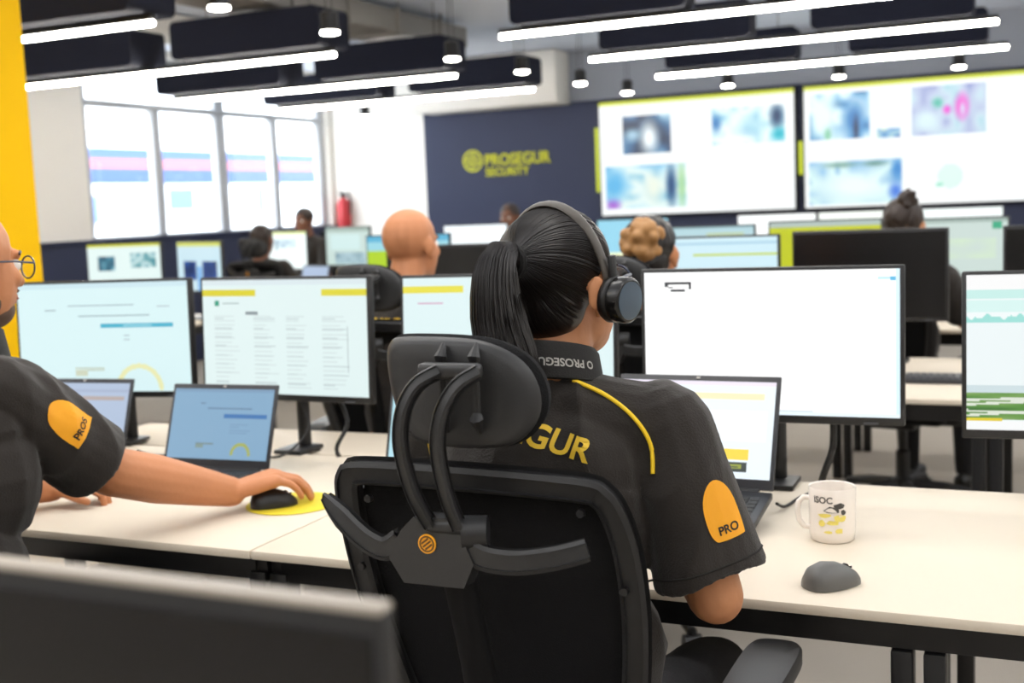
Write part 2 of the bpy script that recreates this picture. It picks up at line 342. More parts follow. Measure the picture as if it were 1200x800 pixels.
# ---------------------------------------------------------------- lamps and baffles
DIFF = emit('lamp_diffuser', WARM, LAMP)
def lin_lamp(x0, x1, y, label):
    L = x1-x0; t = thing('linear_lamp', label, 'ceiling lamp', ((x0+x1)/2, y, 2.36), group='linear ceiling lamps')
    MB().box((0, 0, .052), (L, .05, .03), bev=.006).build('housing', BLACKM, t)
    MB().tube([(-L/2+.005, 0, .024), (L/2-.005, 0, .024)], [.015, .015], 12).build('diffuser', DIFF, t)
    for sx in (-.75, -.3, .3, .75): MB().box((sx*L/2, 0, .0675), (.03, .02, .004)).build('mounting_clip', BLACKM, t, 0)
    return t
def baffle(x0, x1, y, label, dep=.36):
    t = thing('acoustic_baffle', label, 'baffle', ((x0+x1)/2, y, 2.43), group='felt baffles over the lamps'); L = x1-x0
    b = MB(); ol = []; r = .04
    for cx, cz, a0 in ((L/2-r, .25-r, 0), (-L/2+r, .25-r, 90), (-L/2+r, r, 180), (L/2-r, r, 270)):
        for k in range(4): a = R(a0+k*30); ol.append((cx+r*math.cos(a), cz+r*math.sin(a)))
    b.prism(ol, (0, 0, 0), (1, 0, 0), (0, 0, 1), dep); b.build('felt_panel', BAFFLE, t, 50)
    for sx in (-.7, .7): MB().cyl((sx*L/2, 0, .25), (sx*L/2, 0, .52), .003, n=5).build('hanger_wire', BLACKM, t)
ordi = ['first', 'second', 'third', 'fourth']
for i, y in enumerate((5.06, 6.78, 8.50, 10.03)):
    lin_lamp(-6.97, -4.25, y, 'glowing linear ceiling lamp on the window side, %s from the camera' % ordi[i])
    baffle(-7.02, -5.76, y, 'dark felt baffle above the %s window-side lamp, end nearer the windows' % ordi[i])
    baffle(-5.42, -4.25, y, 'dark felt baffle above the %s window-side lamp, end nearer the screens' % ordi[i])
for i, y in enumerate((6.77, 8.30, 9.88)):
    lin_lamp(-3.08, -.36, y, 'glowing linear ceiling lamp on the video-screen side, %s from the camera' % ordi[i])
    baffle(-2.97, -1.90, y, 'dark felt baffle above the %s screen-side lamp, end nearer the logo wall' % ordi[i], .2)
    baffle(-1.50, -.50, y, 'dark felt baffle above the %s screen-side lamp, end farther from the logo wall' % ordi[i], .2)
SPOT = emit('spot_diffuser', (1, .95, .86), 22)
spots = [(-3.66, 4.83, 'first'), (-3.70, 5.86, 'second'), (-3.74, 7.43, 'third'), (-3.71, 8.53, 'fourth'), (-3.71, 9.75, 'fifth'), (-3.70, 10.95, 'sixth')]
spot0 = None
def spot(x, y, label):
    global spot0
    if spot0: return copy_tree(spot0, (x, y, 2.375), label=label)
    t = thing('pendant_spot', label, 'pendant lamp', (x, y, 2.375), group='small pendant spots')
    MB().lathe([(.046, .008), (.055, .0), (.055, .022), (.05, .03), (.05, .10), (.03, .115), (.008, .12)], (0, 0, 0), 20).build('housing', BLACKM, t)
    MB().lathe([(.044, .004), (.052, -.002), (.052, -.012), (.03, -.018), (.004, -.02)], (0, 0, 0), 20).build('diffuser', SPOT, t)
    for sx in (-.02, .02): MB().cyl((sx, 0, .11), (sx*.6, 0, .575), .0025, n=5).build('cord', BLACKM, t)
    spot0 = t; return t
for x, y, n in spots: spot(x, y, 'black pendant spot, %s of the row running towards the screen wall' % n)
for x, n in ((-2.77, 'nearest to the logo wall'), (-1.78, 'near the gap between screens'), (-.79, 'farthest from the logo wall')):
    spot(x, 11.05, 'black pendant spot before the screen wall, ' + n)
spot(-6.70, 11.2, 'black pendant spot before the white bay beside the logo wall')
# ---------------------------------------------------------------- sign wall
so = (-5.4, 12.03, 1.8); sg = thing('wall_sign', 'yellow raised PROSEGUR SECURITY lettering with round emblem on navy wall', 'sign', so)
def fit_text(s, x0, x1, z0, z1, y, parent, org, m, name='lettering', ex=.008):
    me = text_mesh(s, 1.0, 0); xs = [v.co.x for v in me.vertices]; ys = [v.co.y for v in me.vertices]
    kx = (x1-x0)/(max(xs)-min(xs)); ky = (z1-z0)/(max(ys)-min(ys)); bm = bmesh.new(); bm.from_mesh(me)
    g = bmesh.ops.extrude_face_region(bm, geom=bm.faces[:]); up = [e for e in g['geom'] if isinstance(e, bmesh.types.BMVert)]
    for v in up: v.co.z += 1
    bm.to_mesh(me); bm.free()
    mx0, my0 = min(xs), min(ys)
    for v in me.vertices: v.co = Vector((x0+(v.co.x-mx0)*kx, y-v.co.z*ex, z0+(v.co.y-my0)*ky))-Vector(org)
    return link(name, me, m, parent, 0)
fit_text('PROSEGUR', -5.71, -4.94, 1.805, 1.935, 12.03, sg, so, LIME)
fit_text('SECURITY', -5.71, -5.19, 1.695, 1.785, 12.03, sg, so, LIME)
b = MB(so); ringlogo(b, (-5.86, 12.03, 1.87), X_, Z_, .118, .012); b.build('emblem', LIME, sg, 0)
for (x, z0, z1, w_, lb) in ((-4.40, 1.47, 2.13, .03, 'lime strip light beside the screen next to the logo wall'), (-2.304, 1.55, 1.87, .03, 'short lime strip light in the gap between the two video screens')):
    o = MB((x, 12.02, z0)).box((x, 12.0, (z0+z1)/2), (w_, .05, z1-z0), bev=.004).build('strip_light', emit('lime_strip', lin('c8d430'), .9)); o.location = (x, 12.02, z0); tag(o, lb, 'light strip', 'lime strip lights')
def tv(x0, x1, z0, z1, img, label):
    c = ((x0+x1)/2, 12.0, z0); t = thing('video_wall_screen', label, 'screen', c, group='large wall screens')
    MB(c).box((c[0], 11.985, (z0+z1)/2), (x1-x0, .09, z1-z0), bev=.01).build('bezel', BLACKP, t)
    display('display', img, x1-x0-.035, z1-z0-.035, (0, 11.938-12.0, (z1-z0)/2), (1, 0, 0), (0, 0, 1), t, .85)
BL = ['0e2440', '3a6ea0', 'a9d3e6', 'e8fbff']
I = Img(160, 90, 'fbffff'); I.rect(0, 0, 1, .035, 'd6e04a')
def tvrect(I, X0, X1, Z0, Z1, a, b_, c, d, *args, **k): I.photo((a-X0)/(X1-X0), (Z1-d)/(Z1-Z0), (b_-X0)/(X1-X0), (Z1-c)/(Z1-Z0), *args, **k)
g = (-4.365, -2.33, 1.205, 2.395)
tvrect(I, *g, -4.115, -3.588, 1.846, 2.237, ['0c1c33', '1a3556', '3d6f9c', 'bfe3f2'], 3, 3, [(.55, .6, .22, .5, 'f4fdff'), (.2, .5, .2, .2, '9fc6dc')])
tvrect(I, *g, -3.163, -2.418, 1.874, 2.25, ['6fb8dd', 'c5ecf5', 'f2ffff', 'b5e2f2'], 5, 4, [(.9, .3, .1, .35, '123a66'), (.93, .8, .12, .2, '1fb8cc'), (.3, .9, .3, .3, 'f6ffff'), (.05, .4, .08, .25, '3a7fc0')])
tvrect(I, *g, -4.312, -3.442, 1.268, 1.721, ['4ea7dc', 'bfe6f2', 'e6f6f2', '8fc9de'], 9, 4, [(.82, .5, .07, .5, '15467a'), (.95, .5, .05, .6, 'a9d9a0'), (.08, .9, .1, .15, 'b05ad0'), (.6, .5, .12, .4, 'e9f2e4'), (.1, .45, .2, .4, '59b4e6')])
tv(-4.365, -2.335, 1.205, 2.395, I, 'large wall video screen next to the navy logo wall')
I = Img(160, 90, 'fbffff'); I.rect(0, 0, 1, .035, 'd6e04a'); g = (-2.273, -.24, 1.205, 2.395)
tvrect(I, *g, -2.22, -1.646, 1.87, 2.31, ['d9f6f8', 'eafcff', '8cc5e6', '2f6ea8'], 12, 4, [(.75, .6, .22, .5, '2c7cc0'), (.25, .5, .25, .5, 'e9fdf8'), (.78, .8, .05, .3, '0e2f55'), (.3, .9, .06, .15, '7fc9a0')])
tvrect(I, *g, -1.586, -1.369, 1.856, 1.951, ['e6f4d0', '7fb5dd', '2a62a8'], 2, 2)
tvrect(I, *g, -1.269, -.609, 1.854, 2.31, ['9fd4e0', 'c5dcea', 'b3bfe0', '7b86c8'], 14, 4, [(.68, .45, .1, .28, 'f23cc8'), (.69, .5, .04, .16, 'cfd6ee'), (.48, .5, .06, .1, 'ee3cd0'), (.35, .35, .08, .12, '49b9a4'), (.2, .7, .2, .3, 'd5ecf2')])
tvrect(I, *g, -2.238, -1.364, 1.232, 1.658, ['7fb8e6', 'bfe2ee', 'd8f6f4', '5a9ad6'], 21, 4, [(.5, .6, .42, .38, 'ecfffb'), (.35, .08, .2, .07, '7fa89c'), (.72, .08, .14, .07, '6f9a90'), (.94, .75, .08, .22, '4a7fe0'), (.96, .2, .07, .25, '3a8ad0')])
I.arc(.66, .78, 0, .1, 'dcf7ee', False); I.rect(.60, .83, .63, .87, '9fe2cc')
tv(-2.273, -.24, 1.205, 2.395, I, 'large wall video screen farthest from the logo wall')
# extinguisher on the white bay
eo = (-7.50, 11.96, 1.15); e = thing('fire_extinguisher', 'red fire extinguisher hanging on the white wall bay', 'extinguisher', eo)
MB(eo).lathe([(.03, 0), (.075, .01), (.08, .04), (.08, .30), (.06, .36), (.025, .385), (.02, .40)], eo, 20).build('cylinder_body', RED, e)
MB(eo).box((-7.50, 11.95, 1.57), (.04, .09, .05), bev=.006).box((-7.50, 11.92, 1.61), (.02, .12, .015), bev=.004).build('valve_handle', BLACKP, e)
MB(eo).tube([(-7.47, 11.95, 1.57), (-7.41, 11.93, 1.60), (-7.39, 11.93, 1.5), (-7.40, 11.93, 1.35)], .012, 8).build('hose', BLACKP, e)
MB(eo).box((-7.50, 12.02, 1.35), (.06, .05, .2), bev=.005).build('wall_bracket', BLACKM, e)
# ================================================================ desks
def desk(x0, x1, y0, y1, label, group, mids=()):
    L = x1-x0; D = y1-y0; t = thing('bench_desk', label, 'desk', ((x0+x1)/2, (y0+y1)/2, 0), group=group)
    MB().box((0, 0, .721), (L-.003, D, .018), bev=.003).build('worktop', WHITELAM, t)
    for sy in (-1, 1): MB().box((0, sy*(D/2-.075), .682), (L-.06, .04, .06), bev=.003).build('rail', BLACKM, t)
    for sx in (-1, 1):
        MB().box((sx*(L/2-.025), 0, .685), (.04, D-.12, .05), bev=.003).build('side_rail', BLACKM, t)
        for sy in (-1, 1): MB().box((sx*(L/2-.025), sy*(D/2-.075), .335), (.04, .05, .67), bev=.004).build('leg', BLACKM, t)
    for xm in mids:
        for sy in (-1, 1): MB().box((xm-(x0+x1)/2, sy*(D/2-.075), .325), (.034, .05, .65), bev=.004).build('leg', BLACKM, t)
    return t
B1 = [-3.92, -2.68, -1.44, -.2, 1.04]
desk(B1[1], B1[2], 1.88, 2.71, 'white bench desk in front of the bearded man in glasses', 'front row desks')
desk(B1[2], B1[4], 1.88, 2.71, 'long white bench desk in front of the ponytailed operator, with mug and mouse', 'front row desks', (-.225, -.175))
for i, (a, l) in enumerate(((-3.0, 'second-row white desk behind the pair of monitors and the bald man'), (-1.68, 'second-row white desk behind the ponytailed operator'), (-.2, 'second-row white desk end at the picture edge'))):
    desk(a, (-1.68, -.2, 1.2)[i], 3.88, 4.84, l, 'second row desks')
for i, (a, c, l) in enumerate(((-6.3, -4.9, 'third-row desk below the windows behind the bearded man'), (-4.3, -2.9, 'third-row desk behind the bald man'), (-2.3, -.95, 'third-row desk before the video screen next to the logo wall'), (-.95, .5, 'third-row desk in front of the operator with a hair bun'))):
    desk(a, c, 5.8, 6.6, l, 'third row desks')
for i, (a, c, l) in enumerate(((-6.6, -5.0, 'far desk below the last windows'), (-4.9, -3.4, 'far desk below the logo wall'), (-3.3, -1.9, 'far desk below the screen next to the logo wall'), (-1.9, -.2, 'far desk below the video screen farthest from the logo wall'))):
    desk(a, c, 8.2, 9.0, l, 'fourth row desks')
# ================================================================ monitors
def monitor(c, yw, tilt, img, label, group, W=.565, H=.337, mount='stand', strength=.80, base_z=.73, zdrop=0, post=.0):
    """c: centre of the screen; viewer on the -y side at yaw 0"""
    root = (c[0], c[1], base_z); t = thing('monitor', label, 'monitor', root, R(yw), group)
    cz = c[2]-base_z; T = R(tilt); upv = Vector((0, math.sin(T), math.cos(T))); nv = Vector((0, math.cos(T), -math.sin(T)))   # nv points away from the viewer
    rot = Matrix((X_, nv, upv)).transposed(); cc = Vector((0, 0, cz))
    MB().box(cc+nv*.012, (W, .022, H), rot, bev=.004).box(cc+nv*.035, (W*.62, .03, H*.6), rot, bev=.012).build('case', BLACKP, t)
    if img is None: MB().box(cc-nv*.0005, (W-.018, .002, H-.024), rot).build('dark_panel', DARKGLASS, t, 0)
    else: display('display', img, W-.018, H-.026, cc+upv*.005-nv*.0006, X_, upv, t, strength)
    MB().box(cc-upv*(H/2-.005)-nv*.0005 + X_*W*.38, (.03, .002, .004), rot).build('badge', GREYP, t, 0)
    if mount == 'stand':
        MB().box((0, .075, cz/2+.0), (.06, .025, cz), bev=.006).box(cc+Vector((0, .06, 0)), (.07, .05, .07), bev=.006).build('stand_neck', BLACKP, t)
        MB().box((0, .055, .007), (.24, .19, .014), bev=.006).build('stand_base', BLACKP, t)
    else:
        MB().cyl((0, post, -.04), (0, post, cz+.02), .018).build('post', BLACKM, t)
        MB().box(cc+Vector((0, .045+(post-.045)/2, 0)), (.045, post-.02, .045), bev=.006).box(cc+Vector((0, .048, 0)), (.1, .012, .1), bev=.003).build('arm', BLACKM, t)
        MB().box((0, post-.03, .006), (.09, .11, .012), bev=.003).box((0, post+.015, -.025), (.07, .02, .07), bev=.003).build('clamp', BLACKM, t)
    return t
G1 = 'front row monitors'
I = Img(180, 104, 'dcf6f8'); I.rect(0, 0, 1, .045, 'cfeaf2'); I.dashes(.3, .2, .75, .2, 1, '9fb4bc'); I.dashes(.16, .245, .24, .25, 1, '8aa0a8'); I.dashes(.36, .295, .78, .3, 1, '8fa6ae', 1)
I.rect(.49, .375, .91, .41, '49b4cf'); I.rect(.62, .385, .79, .4, '8fd4e4'); I.dashes(.62, .48, .66, .52, 2, 'a9bcc4'); I.arc(.70, .985, .20, .245, 'ecedb4'); I.dashes(.33, .78, .5, .8, 2, 'b9bfa0', 1); I.rect(.33, .8, .40, .86, 'd0d8c0'); I.dashes(.82, .22, .9, .22, 2, 'b0c0c8')
monitor((-2.492, 2.650, 1.048), 10.1, 2.6, I, 'lit monitor with a pale yellow half-ring chart beside the bearded man', G1, mount='arm', post=.11)
I = Img(180, 104, 'e4f5f4'); I.rect(0, 0, 1, .05, 'dceaee'); I.rect(0, .085, .34, .14, 'dfd32a'); I.rect(.74, .085, 1, .14, 'e2d834'); I.rect(.075, .18, .105, .23, '1f9a7c'); I.dashes(.13, .2, .25, .2, 1, '9fb4b4')
I.rect(.27, .275, .35, .305, '8b979c')
for k, x in enumerate((.07, .32, .52, .74)): I.dashes(x, .32, x+.16, .93, 17, 'd3e2e2', .5, k); I.dashes(x, .34, x+.16, .9, 8, 'c3d3d4', .4, k+9)
I.rect(.885, .4, .89, .8, 'b8c6c8')
monitor((-1.912, 2.703, 1.046), -2.5, 3.1, I, 'lit monitor with two yellow bars above pale text columns beside the office chair', G1, mount='arm', post=.07)
I = Img(150, 90, 'e2f6f7'); I.rect(0, .07, .3, .125, 'ece34a'); I.rect(.93, .07, 1, .13, 'ece34a'); I.dashes(.07, .2, .2, .21, 1, 'd7a8c4', 1); I.rect(.36, .34, .37, .35, '607078'); I.rect(.36, .4, .37, .41, '607078')
monitor((-1.242, 2.685, 1.046), 4.9, 5.0, I, 'lit monitor half hidden behind the ponytail of the seated operator', G1, mount='arm', post=.07)
I = Img(200, 116, 'ffffff'); I.rect(.085, .07, .19, .085, '26282c'); I.rect(.185, .07, .195, .12, '26282c'); I.rect(.085, .075, .1, .1, '3a3d40'); I.rect(.11, .125, .17, .14, '3a3d40'); I.rect(.1, .105, .12, .115, '3a3d40')
I.rect(.92, .055, .98, .07, 'bfe4f4'); I.rect(.965, .055, .985, .075, '5bb4dc'); I.dashes(.5, .965, .7, .965, 1, 'c8d4da'); I.rect(.985, 0, 1, 1, 'd4ecfa'); I.rect(.0, .97, 1, 1, 'e4f2fa')
monitor((-.574, 2.587, 1.055), 1.3, 2.4, I, 'large bright white monitor behind the open laptop with the dark bezel', G1, mount='arm', post=.105, strength=.95)
I = Img(180, 104, 'f2fafa'); I.rect(0, 0, 1, .1, 'fafafa'); I.rect(0, .1, 1, .15, 'c9f0ea'); I.rect(0, .16, 1, .24, 'd9f6f2')
for k in range(180): I.rect(k/180, .27+.012*math.sin(k*.35)+.008*math.sin(k*.9), (k+1)/180, .31, '9fe2da')
I.rect(0, .31, 1, .73, 'eef7f8'); I.rect(0, .71, 1, .76, 'cfe0e4')
I.photo(0, .76, 1, .93, ['35602c', '4f8a34', '6b9a4a', '86a862'], 4, 5)
for k in range(180):
    x = k/180
    for y in (.83-.12*x, .80-.06*x, .87+.05*x, .90-.15*x): 
        if .76 < y < .92: I.rect(x, y, x+.006, y+.015, 'dfe6d8')
I.rect(0, .925, .12, .945, 'e6cf2c'); I.rect(0, .945, 1, 1, 'f8fafa')
monitor((.102, 2.600, 1.04), 4.2, 5.1, I, 'lit monitor with a green landscape map at the picture edge', G1, mount='arm', post=.095)
# second row
G2 = 'second row monitors'
I = Img(64, 36, 'cfecf6'); I.rect(.4, .19, 1, .23, 'c5d64a'); I.rect(0, .05, 1, .08, 'a9d0e4')
monitor((-1.24, 4.55, 1.06), 0, 1, I, 'pale blue lit monitor with a lime line in front of the blond operator', G2, strength=.85)
monitor((-.645, 4.60, 1.065), -5, 0, None, 'blank black monitor standing between the white monitor and the hair-bun operator', G2)
monitor((.10, 4.58, 1.065), 3, 0, None, 'blank black monitor cut off by the picture edge above the green landscape monitor', G2)
monitor((-2.385, 4.58, 1.055), 2, 0, None, 'blank black monitor in front of the bald man', G2)
G3 = 'third row monitors'
I = Img(64, 36, 'bfe2ea'); I.rect(0, 0, 1, .03, '9fc4cc'); I.rect(.55, .1, .9, .14, 'cbd98a')
monitor((-1.71, 6.2, 1.06), 0, 1, I, 'pale teal lit monitor peeking over the one with the lime line', G3, strength=.75)
I = Img(64, 36, 'c6d6cc'); I.rect(0, .08, 1, .2, 'c9d021'); I.rect(.04, .08, .22, 1, 'c3cc14'); I.rect(0, 0, 1, .08, 'b5c6c0')
monitor((-1.08, 6.2, 1.07), 0, 1, I, 'monitor with a lime green column and band behind the blank black monitor', G3, strength=.8)
I = Img(64, 36, 'cfe0da'); I.rect(0, 0, 1, .05, 'a4b8b0'); I.rect(.88, .06, .96, .16, '3fae86'); I.photo(.5, .3, .9, .6, ['cfe0da', 'd6ecd0'], 3, 2)
monitor((-.50, 6.2, 1.06), 0, 1, I, 'grey-green lit monitor in front of the operator with a hair bun', G3, strength=.8)
I = Img(64, 36, 'e9fbf8'); I.rect(0, 0, 1, .06, 'd9dc3c'); I.photo(.14, .24, .37, .55, ['1f3f55', '3f7f96', 'b5dbe2'], 2, 2); I.photo(.6, .2, .93, .5, ['2d7f8c', 'd5eeee', '3f8fa0'], 5, 2); I.rect(.15, .82, .4, .96, '304048')
monitor((-5.60, 6.2, 1.07), 8, 1, I, 'lit monitor with camera pictures and a yellow top line below the windows', G3)
I = Img(64, 36, 'cbe6f0'); I.rect(0, 0, 1, .07, 'd3da6a'); I.photo(.14, .4, .44, .78, ['1a2c54', '24407c', '3a62a8'], 3, 2); I.photo(.58, .4, .9, .78, ['1a2c54', '24407c', '3a62a8'], 6, 2); I.rect(.46, .5, .56, 1, '7fb4e6')
monitor((-5.03, 6.25, 1.065), -22, 1, I, 'lit monitor with two dark blue pictures side by side', G3, strength=.85)
I = Img(64, 36, '9fdcea'); I.rect(0, 0, 1, .1, '5fb8dc'); I.rect(0, .28, .45, .6, 'b4d82c'); I.rect(0, .6, .45, 1, '3fd0e6'); I.rect(.45, .28, 1, 1, '11141a')
monitor((-3.50, 6.25, 1.065), 0, 1, I, 'monitor with lime and cyan blocks beside the bald head', G3, strength=.8)
G4 = 'far row monitors'
I = Img(48, 27, 'f2fdfb'); I.rect(0, 0, 1, .08, 'dfe8a0'); I.photo(.15, .2, .75, .45, ['9fb8c8', 'd9ecf0', 'c8dce0'], 3, 3); I.rect(.2, .22, .24, .5, '6f8c9c')
monitor((-5.98, 8.6, 1.07), -20, 1, I, 'bright lit monitor in front of the man by the window', G4, strength=1.0)
I = Img(48, 27, 'cfe4de'); I.rect(0, 0, 1, .1, 'a9beb4'); I.rect(.1, .2, .8, .6, 'd8f2f0'); I.photo(.2, .65, .9, .95, ['6f90a0', 'b8d4dc', '88a8b4'], 7, 3)
monitor((-5.38, 8.6, 1.09), -18, 1, I, 'pale green lit monitor below the fire extinguisher', G4, strength=.8)
for x, c, l in ((-1.83, 'fbffff', 'white lit monitor just under the gap of the two video screens'), (-1.26, 'f4fbf4', 'white lit monitor with a faint yellow edge behind the hair bun'), (-.62, 'eef8f6', 'white lit monitor to the far side of the hair bun under the video screen'), (-2.90, '8cc8de', 'blue lit monitor under the screen next to the logo wall'), (-4.20, 'f2fbff', 'white lit monitor under the logo wall')):
    I = Img(32, 18, c); I.rect(0, .8, 1, .95, 'e9eec0')
    monitor((x, 8.6, 1.07), 0, 1, I, l, G4, strength=1.0)
# foreground monitor, seen dark, and its desk
desk(-1.60, -.22, .36, 1.02, 'near bench desk below the out-of-focus dark monitor', None)
def near_monitor():
    t = thing('monitor', 'big out-of-focus dark monitor with top edge painted as lit, closest to the camera', 'monitor', (NMX, NMY, .73), R(NMA))
    W, H = .54, .33; cz = NMZ-.73-H/2
    MB().box((0, 0, cz), (W, .012, H), bev=.002).box((0, .018, cz-.05), (W*.5, .03, H*.5), bev=.01).build('case', BLACKP, t)
    MB().box((0, 0, cz+H/2), (W-.001, .0124, .005), bev=.0015).build('top_edge', mat('lit_edge_tint', 'a39a8e', .45), t)  # top edge of the black case coloured paler, as if lit from above
    MB().box((0, -.0065, cz-.004), (W-.012, .002, H-.016)).build('dark_panel', DARKGLASS, t, 0)
    MB().box((0, .05, cz/2), (.07, .03, cz), bev=.006).build('stand_neck', BLACKP, t); MB().box((0, .05, .007), (.26, .2, .014), bev=.006).build('stand_base', BLACKP, t)
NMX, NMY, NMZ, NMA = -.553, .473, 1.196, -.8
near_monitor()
# ================================================================ laptops
def laptop(hinge, yw, open_tilt, W, D, H, img, label, raise_back=0, strength=.9):
    """hinge: bottom centre of the lid, viewer on -y"""
    t = thing('laptop', label, 'laptop', hinge, R(yw), 'open laptops'); T = R(open_tilt); upv = Vector((0, math.sin(T), math.cos(T))); nv = Vector((0, math.cos(T), -math.sin(T))); rot = Matrix((X_, nv, upv)).transposed()
    c = upv*(H/2)
    MB().box(c+nv*.004, (W, .007, H), rot, bev=.003).build('lid', DGREY, t)
    display('display', img, W-.018, H-.034, c-nv*.0006+upv*.004, X_, upv, t, strength)
    MB().box(c+upv*(H/2-.006)-nv*.001, (.008, .002, .004), rot).build('webcam', SILVER, t, 0)
    A = math.atan2(raise_back, D); fw = Vector((0, -math.cos(A), -math.sin(A))); un = Vector((0, -math.sin(A), math.cos(A))); rb = Matrix((X_, -fw, un)).transposed()
    bc = fw*(D/2+.004)-un*.009
    MB().box(bc, (W, D, .016), rb, bev=.004).build('base', DGREY, t)
    MB().cyl((-W*.42, 0, -.003), (W*.42, 0, -.003), .006, n=8).build('hinge_bar', BLACKP, t)
    k = MB(); nx, ny = 15, 6; kw = (W-.03)/nx; kd = .018
    for i in range(nx):
        for j in range(ny): k.box(bc+X_*(-(W-.03)/2+kw*(i+.5))+fw*(-D/2+.035+kd*(j+.5))+un*.009, (kw*.84, kd*.82, .003), rb, bev=.0008, seg=1)
    ko = k.build('keys', BLACKP, t, 30); ko['kind'] = 'stuff'
    MB().box(bc+fw*(D*.28)+un*.0085, (W*.3, D*.27, .001), rb).build('touchpad', GREYP, t, 0)
    if raise_back:
        for sx in (-1, 1): MB().box(Vector((sx*W*.3, -.05, -.018-raise_back/2+.012)), (.03, .02, max(.012, raise_back-.004)), bev=.003).build('riser_foot', BLACKP, t)
    return t
I = Img(150, 90, 'e6f2fa'); I.rect(0, 0, 1, .05, 'e8e0f0'); I.rect(.25, .12, .93, .19, 'f4e6b8'); I.rect(.02, .3, .96, .62, 'eef6fb'); I.rect(.0, .7, .86, .81, 'efd23a'); I.rect(0, .83, .85, .93, '23302c'); I.rect(.28, .855, .33, .9, 'c9cc2e'); I.rect(.62, .86, .82, .9, '8f9a2e'); I.rect(.64, .875, .8, .885, '23302c'); I.rect(.02, .93, .9, 1, 'e4f0fa')
laptop((-.699, 2.385, .785), -.8, 23.1, .352, .235, .238, I, 'open laptop with a yellow banner on screen beside the white mug', .036)
I = Img(140, 84, '8fbbdd'); I.rect(0, 0, 1, .05, '86aed0'); I.dashes(.36, .27, .8, .27, 1, '4f7090', 1); I.rect(.53, .36, .96, .42, '3a7fc4'); I.dashes(.28, .2, .34, .2, 1, '5f7f9c'); I.arc(.73, .93, .13, .18, 'b7c25c'); I.rect(.28, .77, .46, .8, '7f9a9c'); I.rect(.28, .8, .36, .84, '8fa8a0'); I.dashes(.6, .5, .9, .62, 4, '7fa8cc', .3, 2)
laptop((-1.945, 2.420, .752), 3.5, 20, .315, .21, .215, I, 'open laptop with a blue tinted screen beyond the forearm on the desk', strength=.62)
I = Img(140, 84, 'c3d6f2'); I.rect(0, .1, 1, .14, 'b9c8e6'); I.rect(.5, .2, .96, .26, 'c9b9b4'); I.dashes(.5, .55, .8, .6, 2, '9fb4dc')
laptop((-2.44, 2.45, .752), 6, 20, .315, .21, .215, I, 'open laptop with a lilac screen right behind the orange sleeve patch', strength=.62)
I = Img(80, 50, 'b9e6f2'); I.dashes(.1, .3, .6, .8, 6, 'a0d0e0', .4, 2)
laptop((-1.335, 2.49, .752), -.6, 16, .315, .21, .215, I, 'open laptop with a cyan screen half hidden behind the chair with headrest', strength=.8)
I = Img(32, 18, 'b9cdea')
laptop((-5.60, 8.38, .752), -15, 15, .33, .22, .21, I, 'far open laptop with a pale blue screen below the extinguisher', strength=.7)
# ================================================================ small things on the desks
mo = (-.386, 2.262, .73); m = thing('mug', 'white ceramic mug with grey SOC lettering and yellow map print', 'mug', mo)
MB().lathe([(.036, 0), (.040, .003), (.0425, .02), (.0435, .10), (.0425, .1025), (.0405, .101), (.039, .02), (.036, .008), (.001, .006)], (0, 0, 0), 40).build('cup', MUG, m, 50)
hp = [Vector((-.052, .01, .020)), ]
hd = Vector((-.95, -.3, 0)).normalized()
MB().tube([hd*.041+Z_*.080, hd*.053+Z_*.082, hd*.062+Z_*.073, hd*.064+Z_*.055, hd*.061+Z_*.038, hd*.052+Z_*.026, hd*.040+Z_*.024], [.0052]*7, 10, hint=hd.cross(Z_)).build('handle', MUG, m)
GP = mat('grey_print', '4a4742', .5); YP = mat('pale_yellow_print', 'ead86a', .5)
ph = math.atan2(-1, .02)   # direction facing the camera
vd = Vector((.17, -.985, 0)).normalized(); vx = Vector((.985, .17, 0))
def wrap(me, ang0, z0, rad=.0437, m_=None, nm='print'):
    bm = bmesh.new(); bm.from_mesh(me)
    for it in range(2):
        lg = [e for e in bm.edges if e.calc_length() > .006]
        if lg: bmesh.ops.subdivide_edges(bm, edges=lg, cuts=1)
    for v in bm.verts:
        a = ang0+v.co.x/rad; v.co = Vector((math.cos(a)*rad, math.sin(a)*rad, z0+v.co.y))
    bm.to_mesh(me); bm.free(); return link(nm, me, m_, m, 0, fix=False)
va = math.atan2(vd.y, vd.x)
wrap(text_mesh('ISOC', .017, 0), va-.42, .083, m_=GP, nm='lettering')
rg = random.Random(3)
def blob(r, sx, sy, n=9): return poly_mesh([(sx*r*(.7+.5*rg.random())*math.cos(2*math.pi*k/n), sy*r*(.7+.5*rg.random())*math.sin(2*math.pi*k/n)) for k in range(n)])
for dx, z, r, sx, sy, mm in ((.0, .066, .010, 1.5, .7, GP), (.013, .074, .008, 1.3, .7, GP), (.020, .062, .005, 1, 1, GP), (-.015, .055, .008, 1.6, .5, YP), (.015, .050, .010, 1.2, .9, YP), (-.020, .040, .007, 1, .9, YP), (.0, .042, .010, 1.3, .5, YP), (.012, .026, .007, 1.2, .8, YP), (-.008, .024, .006, 1.4, .5, YP)):
    wrap(blob(r, sx, sy), va+dx/.0437, z, .0438, mm, 'map_print')
